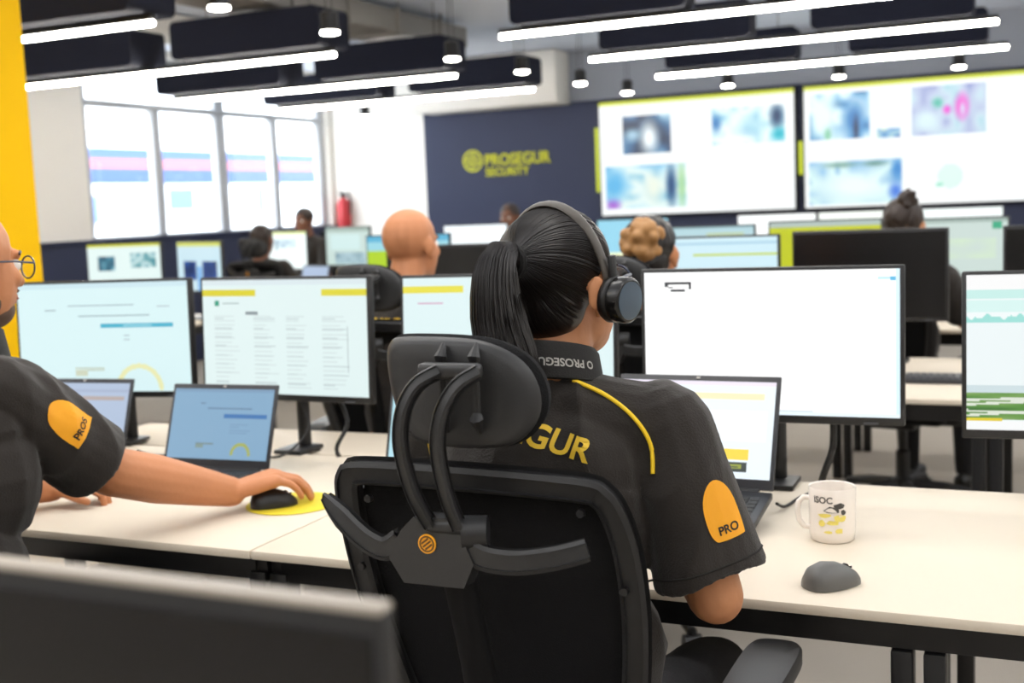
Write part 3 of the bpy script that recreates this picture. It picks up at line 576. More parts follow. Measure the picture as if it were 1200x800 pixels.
# computer mouse: a smooth hump, wider at the back
def mouse(loc, rz, label, m1=GREYP):
    t = thing('computer_mouse', label, 'mouse', loc, rz); b = MB(); rs = []
    prof = [(-.050, .008, .012), (-.046, .020, .026), (-.034, .029, .038), (-.014, .0325, .043), (.010, .0310, .039), (.030, .027, .030), (.044, .021, .021), (.051, .012, .013), (.054, .005, .008)]
    for y, w_, h in prof:
        rs.append([Vector((w_*math.cos(a), y, max(.001, h*(.18+.82*max(0, math.sin(a)))) if math.sin(a) > 0 else .001)) for a in [R(-10+k*200/13) for k in range(14)]])
    b.rings(rs); b.build('shell', m1, t, 60)
    MB().cyl((-.003, .028, .0275), (.003, .028, .0275), .006, n=14).build('scroll_wheel', BLACKP, t)
    MB().box((0, .036, .0255), (.0012, .012, .003)).build('button_seam', BLACKP, t, 0)
    return t
MOUSEM = mat('slate_mouse_plastic', '5b5a57', .38)
mouse((-.342, 1.985, .73), R(-43), 'slate grey computer mouse on the desk in front of the mug', MOUSEM)
po = (-1.575, 2.225, .73); o = MB().lathe([(.02, 0), (.102, 0), (.105, .0015), (.102, .003), (.02, .0032), (.001, .0032)], (0, 0, 0), 40).build('mouse_pad', mat('yellow_pad', 'd9c62a', .7, vary=.06, vscale=30)); o.location = po; tag(o, 'round yellow mouse pad under the hand of the bearded man', 'mouse pad')
mouse((-1.60, 2.185, .7333), R(-50), 'black computer mouse gripped by the bearded man on the yellow pad', BLACKP)
# keyboards
def keyboard(loc, rz, label, W=.36, D=.13):
    t = thing('keyboard', label, 'keyboard', loc, rz); MB().box((0, 0, .009), (W, D, .016), bev=.004).build('tray', DGREY, t); k = MB()
    for i in range(15):
        for j in range(5): k.box((-(W-.02)/2+(W-.02)/15*(i+.5), -D/2+.012+(D-.02)/5*(j+.5), .019), ((W-.02)/15*.84, (D-.02)/5*.82, .006), bev=.001, seg=1)
    k.build('keys', GREYP, t, 30)['kind'] = 'stuff'
keyboard((-.33, 4.24, .73), 0, 'grey keyboard on the second-row desk beside the white monitor')
o = MB().box((0, 0, .006), (.13, .07, .012), bev=.004).build('phone', BLACKP); place(o, (-1.16, 2.06, .73), R(20)); tag(o, 'small black phone lying on the desk beside the chair back', 'phone')
# cables
def cable(pts, label, r=.0032):
    org = Vector(pts[0]); P = [Vector(p) for p in pts]; out = []
    for i in range(len(P)-1):
        p0, p1, p2, p3 = P[max(i-1, 0)], P[i], P[i+1], P[min(i+2, len(P)-1)]
        for k in range(6):
            t = k/6; out.append(.5*((2*p1)+(p2-p0)*t+(2*p0-5*p1+4*p2-p3)*t*t+(3*p1-p0-3*p2+p3)*t**3))
    out.append(P[-1]); o = MB(org).tube(out, r, 8).build('cable', CABLE); o.location = org; return tag(o, label, 'cable')
cable([(-.52, 2.40, .755), (-.515, 2.46, .735), (-.50, 2.55, .735), (-.47, 2.62, .737), (-.46, 2.70, .734)], 'thin black cable leaving the laptop beside the mug')
cable([(-.45, 2.665, .88), (-.452, 2.665, .82), (-.47, 2.66, .765), (-.48, 2.69, .735), (-.47, 2.72, .70)], 'black cable bundle hanging below the bright white monitor', .008)
cable([(-1.90, 2.74, .88), (-1.86, 2.72, .80), (-1.90, 2.66, .738), (-1.97, 2.62, .735)], 'thin cable looping from the monitor with yellow bars to the desk')
cable([(-2.30, 2.54, .755), (-2.26, 2.56, .74), (-2.20, 2.60, .735), (-2.14, 2.66, .735), (-2.12, 2.72, .732)], 'thin dark cable behind the blue-screened laptop')
cable([(-1.78, 2.74, .90), (-1.74, 2.73, .82), (-1.76, 2.70, .75), (-1.74, 2.72, .70)], 'black cable dropping behind the monitor with yellow bars', .006)
# white pedestal below the desk
pe = (-2.02, 2.42, 0); t = thing('desk_pedestal', 'low white drawer pedestal below the desk of the bearded man', 'pedestal', pe)
MB(pe).box((-2.02, 2.42, .28), (.36, .42, .50), bev=.006).build('body', WHITE, t)
for k in range(3):
    dr = MB(pe).box((-2.02, 2.205, .12+.165*k), (.34, .016, .15), bev=.004).build('drawer', WHITE, t); MB(pe).box((-2.02, 2.192, .165+.165*k), (.1, .012, .012), bev=.003).build('handle', GREYP, dr)
for sx in (-1, 1):
    for sy in (-1, 1): MB(pe).cyl((-2.02+sx*.14, 2.42+sy*.16, 0), (-2.02+sx*.14, 2.42+sy*.16, .04), .018).build('foot', BLACKP, t)

co = (-2.07, 2.90, 0); t = thing('low_cabinet', 'low white cabinet standing behind the desk of the bearded man', 'cabinet', co)
MB(co).box((-2.07, 2.90, .37), (1.22, .28, .66), bev=.004).build('body', WHITE, t); MB(co).box((-2.07, 2.90, .712), (1.26, .30, .024), bev=.004).build('top', WHITELAM, t); MB(co).box((-2.07, 2.90, .02), (1.18, .24, .04)).build('plinth', BLACKP, t)
for k in range(3):
    dd = MB(co).box((-2.07+(k-1)*.405, 3.046, .37), (.395, .014, .64), bev=.003).build('door', WHITE, t); MB(co).box((-2.07+(k-1)*.405+.16, 3.058, .55), (.012, .014, .1), bev=.003).build('handle', GREYP, dd)
# ================================================================ office chairs
def smoothpath(P, k=6, closed=False):
    P = [Vector(p) for p in P]; n = len(P); out = []
    for i in range(n if closed else n-1):
        if closed: p0, p1, p2, p3 = P[i-1], P[i], P[(i+1) % n], P[(i+2) % n]
        else: p0, p1, p2, p3 = P[max(i-1, 0)], P[i], P[i+1], P[min(i+2, n-1)]
        for j in range(k):
            t = j/k; out.append(.5*((2*p1)+(p2-p0)*t+(2*p0-5*p1+4*p2-p3)*t*t+(3*p1-p0-3*p2+p3)*t**3))
    if not closed: out.append(P[-1])
    return out
def sweep(mb, path, wv, tv, nrm, closed=False, rnd=.35):
    """rounded-rectangle section, wv across (in the surface), tv thick along nrm(i)"""
    path = [Vector(p) for p in path]; n = len(path); rs = []
    for i, p in enumerate(path):
        t = (path[(i+1) % n]-path[i-1]) if closed else path[min(i+1, n-1)]-path[max(i-1, 0)]
        N = Vector(nrm); S = t.cross(N).normalized(); N = S.cross(t).normalized()
        a = wv[i] if hasattr(wv, '__len__') else wv; b_ = tv[i] if hasattr(tv, '__len__') else tv; q = []
        for sx, sy in ((1, 1), (-1, 1), (-1, -1), (1, -1)):
            q += [(sx*a*(1-rnd*(sx*sy > 0)), sy*b_*(1-rnd*(sx*sy < 0))), (sx*a*(1-rnd*(sx*sy < 0)), sy*b_*(1-rnd*(sx*sy > 0)))]
        rs.append([p+S*u*.5+N*v*.5 for u, v in q])
    return mb.rings(rs, closed=closed)
def backy(z):   # the curved recline of the back
    return -.20 - .12*max(0, (z-.60)/.435)**1.15
def make_chair(label, loc, rz, group=None, headrest=True, badge=True):
    t = thing('office_chair', label, 'chair', loc, rz, group)
    # base
    MB().lathe([(.05, .065), (.055, .08), (.045, .12), (.03, .13), (.03, .24), (.02, .25), (.02, .37)], (0, 0, 0), 16).build('gas_lift', BLACKP, t)
    for k in range(5):
        a = R(18+72*k); d = Vector((math.cos(a), math.sin(a), 0))
        lg = MB().tube([d*.03+Z_*.095, d*.17+Z_*.085, d*.30+Z_*.065], [.026, .022, .016], 8).build('base_leg', BLACKP, t)
        MB().cyl(d*.30+Vector((-d.y, d.x, 0))*.026+Z_*.03, d*.30-Vector((-d.y, d.x, 0))*.026+Z_*.03, .029, n=14).cyl(d*.3+Z_*.03, d*.3+Z_*.066, .008, n=8).build('castor', BLACKM, lg)
    MB().box((0, -.02, .385), (.2, .26, .05), bev=.012).build('mechanism', BLACKP, t)
    MB().box((0, .02, .43), (.47, .47, .075), bev=.035, seg=4).build('seat', CHAIRF, t, 60)
    # back frame
    ol = [(-.135, .615), (-.168, .66), (-.188, .74), (-.202, .84), (-.203, .93), (-.198, .99), (-.188, 1.018), (-.16, 1.028), (0, 1.030), (.152, 1.022), (.180, 1.012), (.194, .985), (.203, .93), (.202, .84), (.190, .74), (.172, .66), (.135, .615), (0, .60)]
    P = smoothpath([(x, backy(z)+.35*x*x, z) for x, z in ol], 4, True)
    fr = MB(); sweep(fr, P, .036, .026, (0, 1, .3), True); bf = fr.build('back_frame', CHAIRP, t, 50)
    for x, z in ((-.155, .99), (.155, .99), (-.196, .88), (.196, .88)):
        MB().cyl((x, backy(z)+.35*x*x-.010, z), (x, backy(z)+.35*x*x-.018, z), .0055, n=10).build('screw', BLACKM, bf)
    # mesh of the back
    ms = MB(); rows = []
    for i in range(13):
        z = .61+i*(1.022-.61)/12; hw = np.interp(z, [.60, .66, .74, .84, .93, 1.0, 1.04], [.13, .165, .184, .197, .196, .182, .15])
        rows.append([Vector((hw*(j/8*2-1), backy(z)+.35*(hw*(j/8*2-1))**2+.012+.012*(1-(j/8*2-1)**2), z)) for j in range(9)])
    for off in (0, .006):
        o = len(ms.v); ms.v += [p+Vector((0, off, 0)) for r in rows for p in r]
        for i in range(12):
            for j in range(8): a = o+i*9+j; ms.f.append((a, a+1, a+10, a+9))
    ms.build('back_mesh', CHAIRF, t, 60)
    # spine behind the back
    MB().tube(smoothpath([(0, -.10, .43), (0, -.22, .46), (0, -.285, .58), (0, -.305, .74), (0, -.345, .88), (0, -.365, .925)], 5), .022, 10, flat=1.1, hint=X_).build('spine', mat('matte_black_plastic', '0c0c0d', .7, spec=.2), t, 60)
    # winged lumbar bracket
    wl = smoothpath([(-.195, -.355, 1.000), (-.165, -.372, .985), (-.12, -.385, .958), (-.085, -.39, .948), (-.06, -.392, .962)], 5)
    wr = smoothpath([(.03, -.392, .962), (.055, -.392, .948), (.10, -.39, .945), (.15, -.382, .953), (.185, -.370, .962)], 5)
    br = MB(); n = len(wl)
    sweep(br, wl, [.014+.018*min(1, i/6) for i in range(n)], .014, (0, -1, 0), False)
    sweep(br, wr, [.034-.006*i/n for i in range(n)], .014, (0, -1, 0), False)
    br.prism([(-.075, -.020), (-.058, .016), (-.038, .036), (.008, .038), (.028, .020), (.045, -.018), (.03, -.05), (-.055, -.05)], (-.0, -.385, .958), (1, 0, 0), (0, 0, 1), .03)
    lb = br.build('lumbar_bracket', CHAIRP, t, 40)
    MB().tube([(.025, -.385, .975), (.055, -.375, .975)], [.022, .022], 16).build('tilt_knob', BLACKP, lb)
    if badge:
        b = MB(); bx = Vector((-.018, -.4005, .962)); b.cyl(bx, bx+Vector((0, -.0015, 0)), .0125, n=24); b.build('badge', ORANGE, lb, 0)
        b = MB(); ringlogo(b, bx+Vector((0, -.0018, 0)), X_, Z_, .0105, .0006); b.build('badge_emblem', mat('brown_print', '5a3a08', .6), lb, 0)
    if headrest:
        # two curved arms joined at top and bottom
        a1 = smoothpath([(-.030, -.395, .985), (-.043, -.412, 1.03), (-.050, -.424, 1.09), (-.044, -.424, 1.135), (-.030, -.412, 1.165), (-.008, -.395, 1.18)], 6)
        a2 = smoothpath([(.012, -.395, .985), (.006, -.412, 1.03), (.003, -.424, 1.09), (.012, -.424, 1.135), (.028, -.412, 1.165), (.048, -.395, 1.18)], 6)
        a1 = [p+Vector((.015, 0, 0)) for p in a1]; a2 = [p+Vector((.013, 0, 0)) for p in a2]
        hb = MB(); sweep(hb, a1, .017, .02, (0, -1, .2)); sweep(hb, a2, .017, .02, (0, -1, .2))
        hb.box((.006, -.392, .984), (.058, .02, .018), bev=.006).box((.02, -.390, 1.18), (.085, .02, .02), bev=.006)
        hb.build('headrest_arm', CHAIRP, t, 50)
        # headrest shell and pad
        sh_ol = [(-.105, .068), (-.08, .077), (0, .078), (.05, .070), (.088, .046), (.106, .010), (.104, -.028), (.080, -.058), (.04, -.068), (-.04, -.066), (-.078, -.052), (-.100, -.010), (-.110, .040)]
        q = smoothpath([(x, z, 0) for x, z in sh_ol], 4, True)
        def shell(y0, y1, k0, k1, m, nm):
            mb = MB(); rs = []
            for f, y, kk in ((.0, y0, k0*.6), (.0, y0, k0*.9), (0, y0+(y1-y0)*.25, k0), (0, y0+(y1-y0)*.75, k1), (0, y1, k1*.93), (0, y1, k1*.6)):
                rs.append([Vector((.006+p.x*kk*.97, y+1.9*(p.x*kk)**2+.25*(p.y*kk)**2, 1.141+p.y*kk*.94)) for p in q])
            mb.rings(rs); return mb.build(nm, m, t, 50)
        shell(-.362, -.345, 1.0, 1.03, CHAIRP, 'headrest_shell'); shell(-.344, -.305, 1.06, 1.02, CHAIRF, 'headrest_pad')
        for x in (0.0, .046):
            sl = MB(); y = -.372+1.9*(x-.02)**2
            sl.tube([(x, y+.006, 1.212), (x, y-.004, 1.195), (x, y-.002, 1.188)], [.002, .0085, .006], 8).tube([(x, y-.002, 1.19), (x, y-.002, 1.125)], [.005, .005], 8).tube([(x, y-.002, 1.125), (x, y-.004, 1.118), (x, y+.006, 1.098)], [.006, .0095, .002], 8)
            sl.build('height_slider', BLACKP, t)
    # arms
    for sx in (-1, 1):
        ar = MB(); ar.tube(smoothpath([(sx*.10, -.02, .385), (sx*.27, -.02, .40), (sx*.295, -.02, .50), (sx*.295, -.01, .645)], 5), .02, 8, hint=Y_).build('arm_post', CHAIRP, t)
        pad = [(-.04, -.13), (-.045, .05), (-.04, .12), (-.022, .145), (.022, .145), (.04, .12), (.045, .05), (.04, -.13), (.02, -.15), (-.02, -.15)]
        pb = MB(); q = smoothpath([(x, y, 0) for x, y in pad], 3, True)
        pb.rings([[Vector((sx*.30+p.x*k, .02+p.y*k, z)) for p in q] for k, z in ((.9, .645), (1, .652), (1, .668), (.93, .676), (.5, .679))]); pb.build('armrest', CHAIRP, t, 50)
    return t
CH = make_chair('black mesh office chair with headrest that the ponytailed operator sits in', (-.703, 1.70, 0), R(0))
copy_tree(CH, (-1.91, 1.58, 0), R(-4), 'black office chair that the bearded man sits in')
copy_tree(CH, (-1.98, 3.50, 0), R(10), 'black office chair that the bald man sits in')
copy_tree(CH, (-1.175, 3.70, 0), R(-3), 'black office chair that the blond operator sits in')
copy_tree(CH, (-.62, 5.42, 0), R(-12), 'black office chair of the operator with a hair bun')
copy_tree(CH, (-5.45, 7.60, 0), R(14), 'black office chair with yellow lettered operator below the windows')
copy_tree(CH, (-6.30, 9.45, 0), R(180), 'black office chair of the man by the last window')
copy_tree(CH, (-4.35, 9.65, 0), R(180), 'black office chair of the dark-haired person under the logo wall')
# ================================================================ people
def hand(mb, wr, fw, up, thumb, s=1.0, curl=(25, 30, 20), spread=1.0):
    """five fingered hand; fw along the fingers, up = back of the hand, thumb = direction of the thumb side"""
    wr, fw, up = Vector(wr), Vector(fw).normalized(), Vector(up).normalized(); sd = Vector(thumb); sd = (sd-fw*sd.dot(fw)).normalized(); up = (up-fw*up.dot(fw)-sd*up.dot(sd)).normalized()
    kn = []
    for i, (o, l, L, r) in enumerate(((.030, .088, .078, .0092), (.010, .092, .086, .0095), (-.011, .088, .080, .0090), (-.030, .078, .062, .0080))):
        a = wr+sd*o*.45*s+fw*.008*s; k = wr+fw*l*s+sd*o*s; mb.cap(a, k, .0155*s, .0125*s)
        d = (fw+sd*(o*2.2*spread)).normalized(); p = k; ang = 0
        for j, f in enumerate((.46, .30, .24)):
            ang += curl[j]; q = d*math.cos(R(ang))-up*math.sin(R(ang)); n = p+q*L*f*s; mb.cap(p, n, r*s*(1-.08*j), r*s*(1-.08*(j+1))); p = n
    mb.cap(wr+sd*.012*s, wr+sd*.034*s+fw*.034*s-up*.006*s, .016*s, .0135*s)
    p = wr+sd*.034*s+fw*.034*s-up*.006*s; d = (fw*.75+sd*.6-up*.25).normalized(); q = p+d*.036*s; mb.cap(p, q, .0120*s, .0105*s); d = (fw*.93+sd*.15-up*.35).normalized(); mb.cap(q, q+d*.030*s, .0105*s, .0085*s)
    mb.ell(wr+fw*.045*s-up*.004*s, (.036*s, .045*s, .014*s), Matrix((sd, fw, up)).transposed())
def head(mb, c, Rm, s=1.0, nose=1.0, ears=True):
    c = Vector(c); T = lambda x, y, z: c+Rm @ Vector((x*s, y*s, z*s)); E = lambda p, r, rot=None: mb.ell(T(*p), [q*s for q in r], Rm if rot is None else Rm @ rot)
    E((0, -.012, .030), (.0755, .096, .085)); E((0, .034, -.03), (.062, .062, .086)); E((0, .046, -.078), (.044, .044, .036)); E((0, .02, -.06), (.058, .055, .045))
    mb.cap(T(0, .094, .004), T(0, .112*nose, -.028), .0075*s, .0125*s); E((.010, .100, -.033), (.008, .009, .007)); E((-.010, .100, -.033), (.008, .009, .007))
    E((0, .093, -.055), (.021, .011, .006)); E((0, .091, -.066), (.019, .011, .007)); mb.cap(T(-.032, .082, .021), T(.032, .082, .021), .011*s)
    E((.034, .070, -.022), (.022, .02, .02)); E((-.034, .070, -.022), (.022, .02, .02))
    if ears:
        for sx in (-1, 1):
            ro = Matrix.Rotation(R(-sx*22), 3, 'Z') @ Matrix.Rotation(R(-12), 3, 'X')
            E((sx*.079, -.010, -.008), (.008, .019, .031), ro); E((sx*.077, -.004, -.034), (.007, .009, .011), ro)
def face_bits(parent, org, c, Rm, s=1.0, brow=HAIRB):
    c = Vector(c); T = lambda x, y, z: c+Rm @ Vector((x*s, y*s, z*s))
    for sx in (-1, 1):
        e = MB(org).ell(T(sx*.031, .080, .001), [.0125*s]*3, Rm).build('eye', mat('eye_white', 'ece8e2', .2), parent, 60); MB(org).ell(T(sx*.031, .0895, .001), [.0055*s, .004*s, .0055*s], Rm).build('iris', mat('iris_brown', '2a180e', .15), e, 60)
        MB(org).tube([T(sx*.014, .095, .020), T(sx*.032, .092, .026), T(sx*.050, .078, .021)], [.003*s, .0038*s, .002*s], 6).build('eyebrow', brow, parent)
    MB(org).tube([T(-.021, .094, -.060), T(0, .1035, -.0605), T(.021, .094, -.060)], [.002, .0045, .002], 6).build('lips', mat('lip_skin', 'a5604f', .45), parent)
def rotz(a, pitch=0, roll=0): return (Matrix.Rotation(R(a), 3, 'Z') @ Matrix.Rotation(R(pitch), 3, 'X') @ Matrix.Rotation(R(roll), 3, 'Y'))
def legs(tr, sh, hip, fwv, kx=.10, kl=.42, foot_z=.0, seat=.555):
    hip = Vector(hip); f = Vector(fwv).normalized(); s = Vector((f.y, -f.x, 0))
    for sx in (-1, 1):
        h = hip+s*sx*.085; h.z = seat; k = hip+s*sx*(kx+.03)+f*kl; k.z = seat-.02; a = k+f*.02; a.z = .10
        tr.cap(h, k, .088, .066); tr.cap(k, a, .064, .047)
        sb = MB(tr.org); sb.cap(Vector((a.x, a.y, .05))-f*.04, Vector((a.x, a.y, .042))+f*.14, .042, .036); sh.append(sb)
    tr.ell((hip.x, hip.y, seat+.01), (.175, .13, .11))
# ---------------------------------------------------------------- woman in front
def woman():
    org = Vector((-.69, 1.62, 0)); t = thing('person', 'person with black ponytail and headphones in dark polo, seated with back to camera', 'person', org)
    Hc = Vector((-.674, 1.665, 1.258)); Rm = rotz(-12, 3, 0); T = lambda x, y, z: Hc+Rm @ Vector((x, y, z))
    shR, elR, wrR = Vector((-.515, 1.640, 1.062)), Vector((-.445, 1.640, .812)), Vector((-.58, 1.90, .815))
    shL, elL, wrL = Vector((-.865, 1.630, 1.062)), Vector((-.955, 1.70, .815)), Vector((-.82, 1.94, .815))
    b = MB(org); head(b, Hc, Rm)
    for sx in (-1, 1):
        ro = Matrix.Rotation(R(-sx*30), 3, 'Z') @ Matrix.Rotation(R(-10), 3, 'X'); b.ell(T(sx*.081, -.034, -.006), (.006, .0135, .0275), Rm @ ro); b.ell(T(sx*.078, -.024, -.034), (.006, .009, .011), Rm @ ro)
    b.cap(T(0, -.012, -.05), (-.680, 1.615, 1.10), .052, .060)
    b.cap((-.80, 1.62, 1.06), (-.575, 1.62, 1.06), .05); b.ell((-.69, 1.61, .92), (.14, .09, .16)); b.ell((-.69, 1.61, .72), (.13, .09, .16)); b.ell((-.69, 1.62, .58), (.16, .11, .10))
    for s_, e_, w_ in ((shR, elR, wrR), (shL, elL, wrL)): b.chain([s_, e_], [.048, .040]); b.chain([e_, (e_+w_)/2, w_], [.041, .037, .026])
    hand(b, wrR, (-.15, 1, .02), (0, 0, 1), (-1, 0, 0), .95); hand(b, wrL, (.15, 1, .02), (0, 0, 1), (1, 0, 0), .95)
    link('body', organic(b, .0042, 5), SKIN, t, 180, False)
    face_bits(t, org, Hc, Rm, brow=HAIR)
    # polo
    p = MB(org); p.ell((-.69, 1.61, .575), (.185, .135, .11)); p.ell((-.685, 1.625, .72), (.165, .118, .16)); p.ell((-.69, 1.605, .92), (.168, .118, .17)); p.ell((-.69, 1.600, 1.01), (.165, .098, .10))
    p.cap(shL+Vector((.02, 0, -.01)), shR+Vector((-.02, 0, -.01)), .068); p.cap((-.72, 1.60, 1.09), shL+Vector((.02, -.005, 0)), .052, .062); p.cap((-.65, 1.60, 1.09), shR+Vector((-.02, -.005, 0)), .052, .062)
    for s_, e_ in ((shR, elR), (shL, elL)):
        a = s_; z = s_+(e_-s_)*.88; p.cap(s_, s_+(z-s_)*.5, .066, .070); p.tube([s_+(z-s_)*.35, s_+(z-s_)*.8, z], [.069, .077, .080], 20)
    me = organic(p, .0045, 4, .011, 8); shirt = link('polo_shirt', me, SHIRT, t, 180, False); bv = bvh_of(me, org)
    # collar
    cl = MB(org); n = 36; ro = []
    nc = Vector((-.676, 1.618, 0)); 
    for k, (r, z, tl) in enumerate(((.066, 1.118, 0), (.072, 1.122, 0), (.066, 1.165, .0), (.061, 1.172, 0), (.058, 1.166, 0), (.060, 1.118, 0))):
        ro.append([Vector((nc.x+r*1.06*math.cos(2*math.pi*j/n), nc.y+r*1.08*math.sin(2*math.pi*j/n), z-.018*math.sin(2*math.pi*j/n))) for j in range(n)])
    cl.rings(ro, closed=True); c_o = cl.build('collar', mat('black_collar', '161412', .8, bump=.2, bscale=400), t, 60)
    tm = text_mesh('O PROSEGUR  O PROSEGUR', .0155, 0); bm = bmesh.new(); bm.from_mesh(tm)
    for v in bm.verts:   # lettering printed upside down round the collar
        a = -1.57-.05+(-v.co.x)*-1/.072*-1; zz = 1.144+(-v.co.y); f = (zz-1.122)/(1.165-1.122); r = .072+(.066-.072)*f+.0012
        v.co = Vector((nc.x+r*1.06*math.cos(a), nc.y+r*1.08*math.sin(a), zz-.018*math.sin(a)))-org
    bm.to_mesh(tm); bm.free(); link('collar_lettering', tm, mat('pale_grey_print', 'a9a6a0', .6), c_o, 0, False)
    # piping over the shoulder blade
    for sx in (1, -1):
        pts = []
        for x, z in ((.025, 1.145), (.060, 1.130), (.105, 1.108), (.145, 1.078), (.168, 1.04), (.172, 1.0)):
            o_ = Vector((-.685+sx*x, 1.30, z)); h = bv.ray_cast(o_, Y_)[0]
            if h is not None: pts.append(h+Vector((0, -.0015, .001)))
        if len(pts) > 2: MB(org).tube(smoothpath(pts, 6), .0032, 8).build('yellow_piping', mat('yellow_piping', 'f2c91a', .5), shirt)
    tm = text_mesh('PROSEGUR', .042, 0)
    xs = [v.co.x for v in tm.vertices]; k = .226/(max(xs)-min(xs))
    link('back_lettering', decal(tm, bv, (-.694, 1.5, 1.068), (1, 0, -.29), (.29, 0, 1), org, .002, k), YTEXT, shirt, 0, False)
    for s_, e_ in ((shR, elR), (shL, elL)):
        z = s_+(e_-s_)*.80; d = (e_-s_).normalized(); x, y, q = basis(d); ring = []
        for j in range(36):
            v = x*math.cos(2*math.pi*j/36)+y*math.sin(2*math.pi*j/36); h = bv.ray_cast(z+v*.2, -v, .19)[0]; ring.append((h if h is not None else z+v*.078)+v*.0002)
        MB(org).tube(ring, .0016, 6, True, hint=d).build('hem_seam', mat('seam_thread', '1a1714', .9), shirt)
    # sleeve patch
    pc = Vector((-.415, 1.575, .950)); nrm = Vector((.55, -1, .05)).normalized(); uy = (elR-shR).normalized()*-1; ux = uy.cross(nrm).normalized()
    pp = [(-.006, -.040), (.026, -.040), (.032, -.034), (.030, .01), (.020, .035), (.004, .045), (-.012, .035), (-.022, .012), (-.022, -.02), (-.016, -.036)]
    link('sleeve_patch', decal(poly_mesh(smooth2(pp)), bv, pc, ux, uy, org, .0018), ORANGE, shirt, 0, False)
    link('patch_lettering', decal(text_mesh('PRO', .017, 0), bv, pc+uy*-.026+ux*.008, ux, uy, org, .0026), mat('black_print', '14120f', .6), shirt, 0, False)
    tr, so_ = MB(org), []; legs(tr, so_, (-.69, 1.62, 0), (0, 1, 0)); link('trousers', organic(tr, .008, 4, .004, 8), TROUS, t, 180, False); [link('shoe', organic(q, .008, 3), SHOE, t, 180, False) for q in so_]
    # hair: cap, combed strands, tie and ponytail
    hc = MB(org); E = lambda q, r, a=None: hc.ell(T(*q), r, Rm if a is None else Rm @ a, 24, 16)
    E((0, -.018, .034), (.0795, .0975, .0835)); E((0, -.047, -.018), (.064, .056, .060)); E((0, -.062, .038), (.052, .050, .048))
    hm = organic(hc, .005, 4); link('hair', hm, HAIR, t, 180, False); hbv = bvh_of(hm, org); C0 = T(0, -.03, .012)
    tie = Vector((-.004, -.112, .052)); rgn = random.Random(5); st = MB(org)
    EC, ER = Vector((0, -.018, .034)), Vector((.0795, .0975, .0835))
    td = Vector(((tie.x-EC.x)/ER.x, (tie.y-EC.y)/ER.y, (tie.z-EC.z)/ER.z)).normalized()
    td = Vector((tie.x, tie.y+.03, tie.z-.012)).normalized()
    for i in range(900):
        th = rgn.uniform(0, 2*math.pi); c_, s_ = math.cos(th), math.sin(th)
        # start on a hairline ring: forehead and temples above, nape below
        d = Vector((c_, .62 if s_ > 0 else .62*(1+s_)-.55*(-s_), s_*(.95 if s_ > 0 else .85))).normalized()
        d = (d+Vector((rgn.uniform(-.1, .1), rgn.uniform(-.25, .05), rgn.uniform(-.08, .08)))).normalized()
        om = math.acos(max(-1, min(1, d.dot(td)))); lift = rgn.uniform(-.0003, .0012); wav = rgn.uniform(-.05, .05); pts = []; u0 = rgn.choice((0, 0, 0, .15, .3))
        if om < .25: continue
        for k in range(12):
            u = u0+(k/11)*(.96-u0); q = (d*math.sin((1-u)*om)+td*math.sin(u*om))/math.sin(om); q = (q+Vector((wav*.4, 0, wav))*math.sin(u*3.1)).normalized(); wq = Rm @ q
            hit = hbv.ray_cast(C0+wq*.3, -wq, .3)[0]
            if hit is not None: pts.append(hit+wq*lift)
        if len(pts) > 4: st.tube(pts, [.0003]+[.00085]*(len(pts)-2)+[.0007], 4)
    st.build('hair_strands', HAIR, t, 60)
    MB(org).tube([T(tie.x+.02*math.cos(a)*1.0, tie.y-.004, tie.z-.004+.02*math.sin(a)) for a in [2*math.pi*k/20 for k in range(20)]], .0065, 8, True, hint=Rm @ Y_).build('hair_tie', mat('black_hair_tie', '0c0b0b', .8), t)
    pt = MB(org); tw = T(tie.x, tie.y, tie.z)
    # ponytail core and strands, swelling then hanging
    axis = [Vector((.004, 0, 0)), Vector((-.008, -.020, .004)), Vector((-.012, -.036, -.024)), Vector((-.010, -.038, -.075)), Vector((.0, -.036, -.13)), Vector((.014, -.034, -.18)), Vector((.020, -.032, -.21))]
    rad = [.016, .024, .031, .037, .041, .037, .024]; ax = smoothpath([tw+a for a in axis], 4); rr = list(np.interp(np.linspace(0, 6, len(ax)), range(7), rad))
    pt.tube(ax, [r*.93 for r in rr], 20, hint=X_)
    link('ponytail', organic(pt, .005, 3), HAIR, t, 180, False)
    ps = MB(org)
    for i in range(520):
        a = rgn.uniform(0, 2*math.pi); f = rgn.uniform(.88, 1.04); end = rgn.randint(len(ax)-7, len(ax)-1); tw_ = rgn.uniform(-.35, .35); pts = []
        for k in range(0, end+1, 2):
            z = ax[min(k+1, len(ax)-1)]-ax[max(k-1, 0)]; x, y, z = basis(z, X_); aa = a+tw_*k/len(ax); pts.append(ax[k]+(x*math.cos(aa)+y*math.sin(aa))*rr[k]*f)
        ps.tube(pts, [.0005]+[.0009]*(len(pts)-2)+[.0004], 4)
    ps.build('ponytail_strands', HAIR, t, 60)
    # headphones
    ho = T(0, 0, .12); h = thing('headphones', 'black over-ear headphones on the head of the ponytailed operator', 'headphones', ho)
    pth = []
    for k in range(25):
        a = math.pi*k/24; pth.append(T(.089*math.cos(a)*(1.0), -.012-.012*math.sin(a), -.005+.127*math.sin(a)))
    hb = MB(ho); sweep(hb, pth, .022, .009, Rm @ Vector((0, 0, 1)) if False else (0, 0, 0)) if False else None
    rs = []
    for i, q in enumerate(pth):
        tt = (pth[min(i+1, 24)]-pth[max(i-1, 0)]).normalized(); S = (Rm @ Vector((0, 1, .12))).normalized(); N = S.cross(tt).normalized(); wd = .007+.005*math.sin(math.pi*i/24)
        rs.append([q+S*wd*math.cos(2*math.pi*j/12)+N*.0048*math.sin(2*math.pi*j/12) for j in range(12)])
    hb.rings(rs); hb.build('headband', mat('taupe_headband', '4a453f', .5), h, 60)
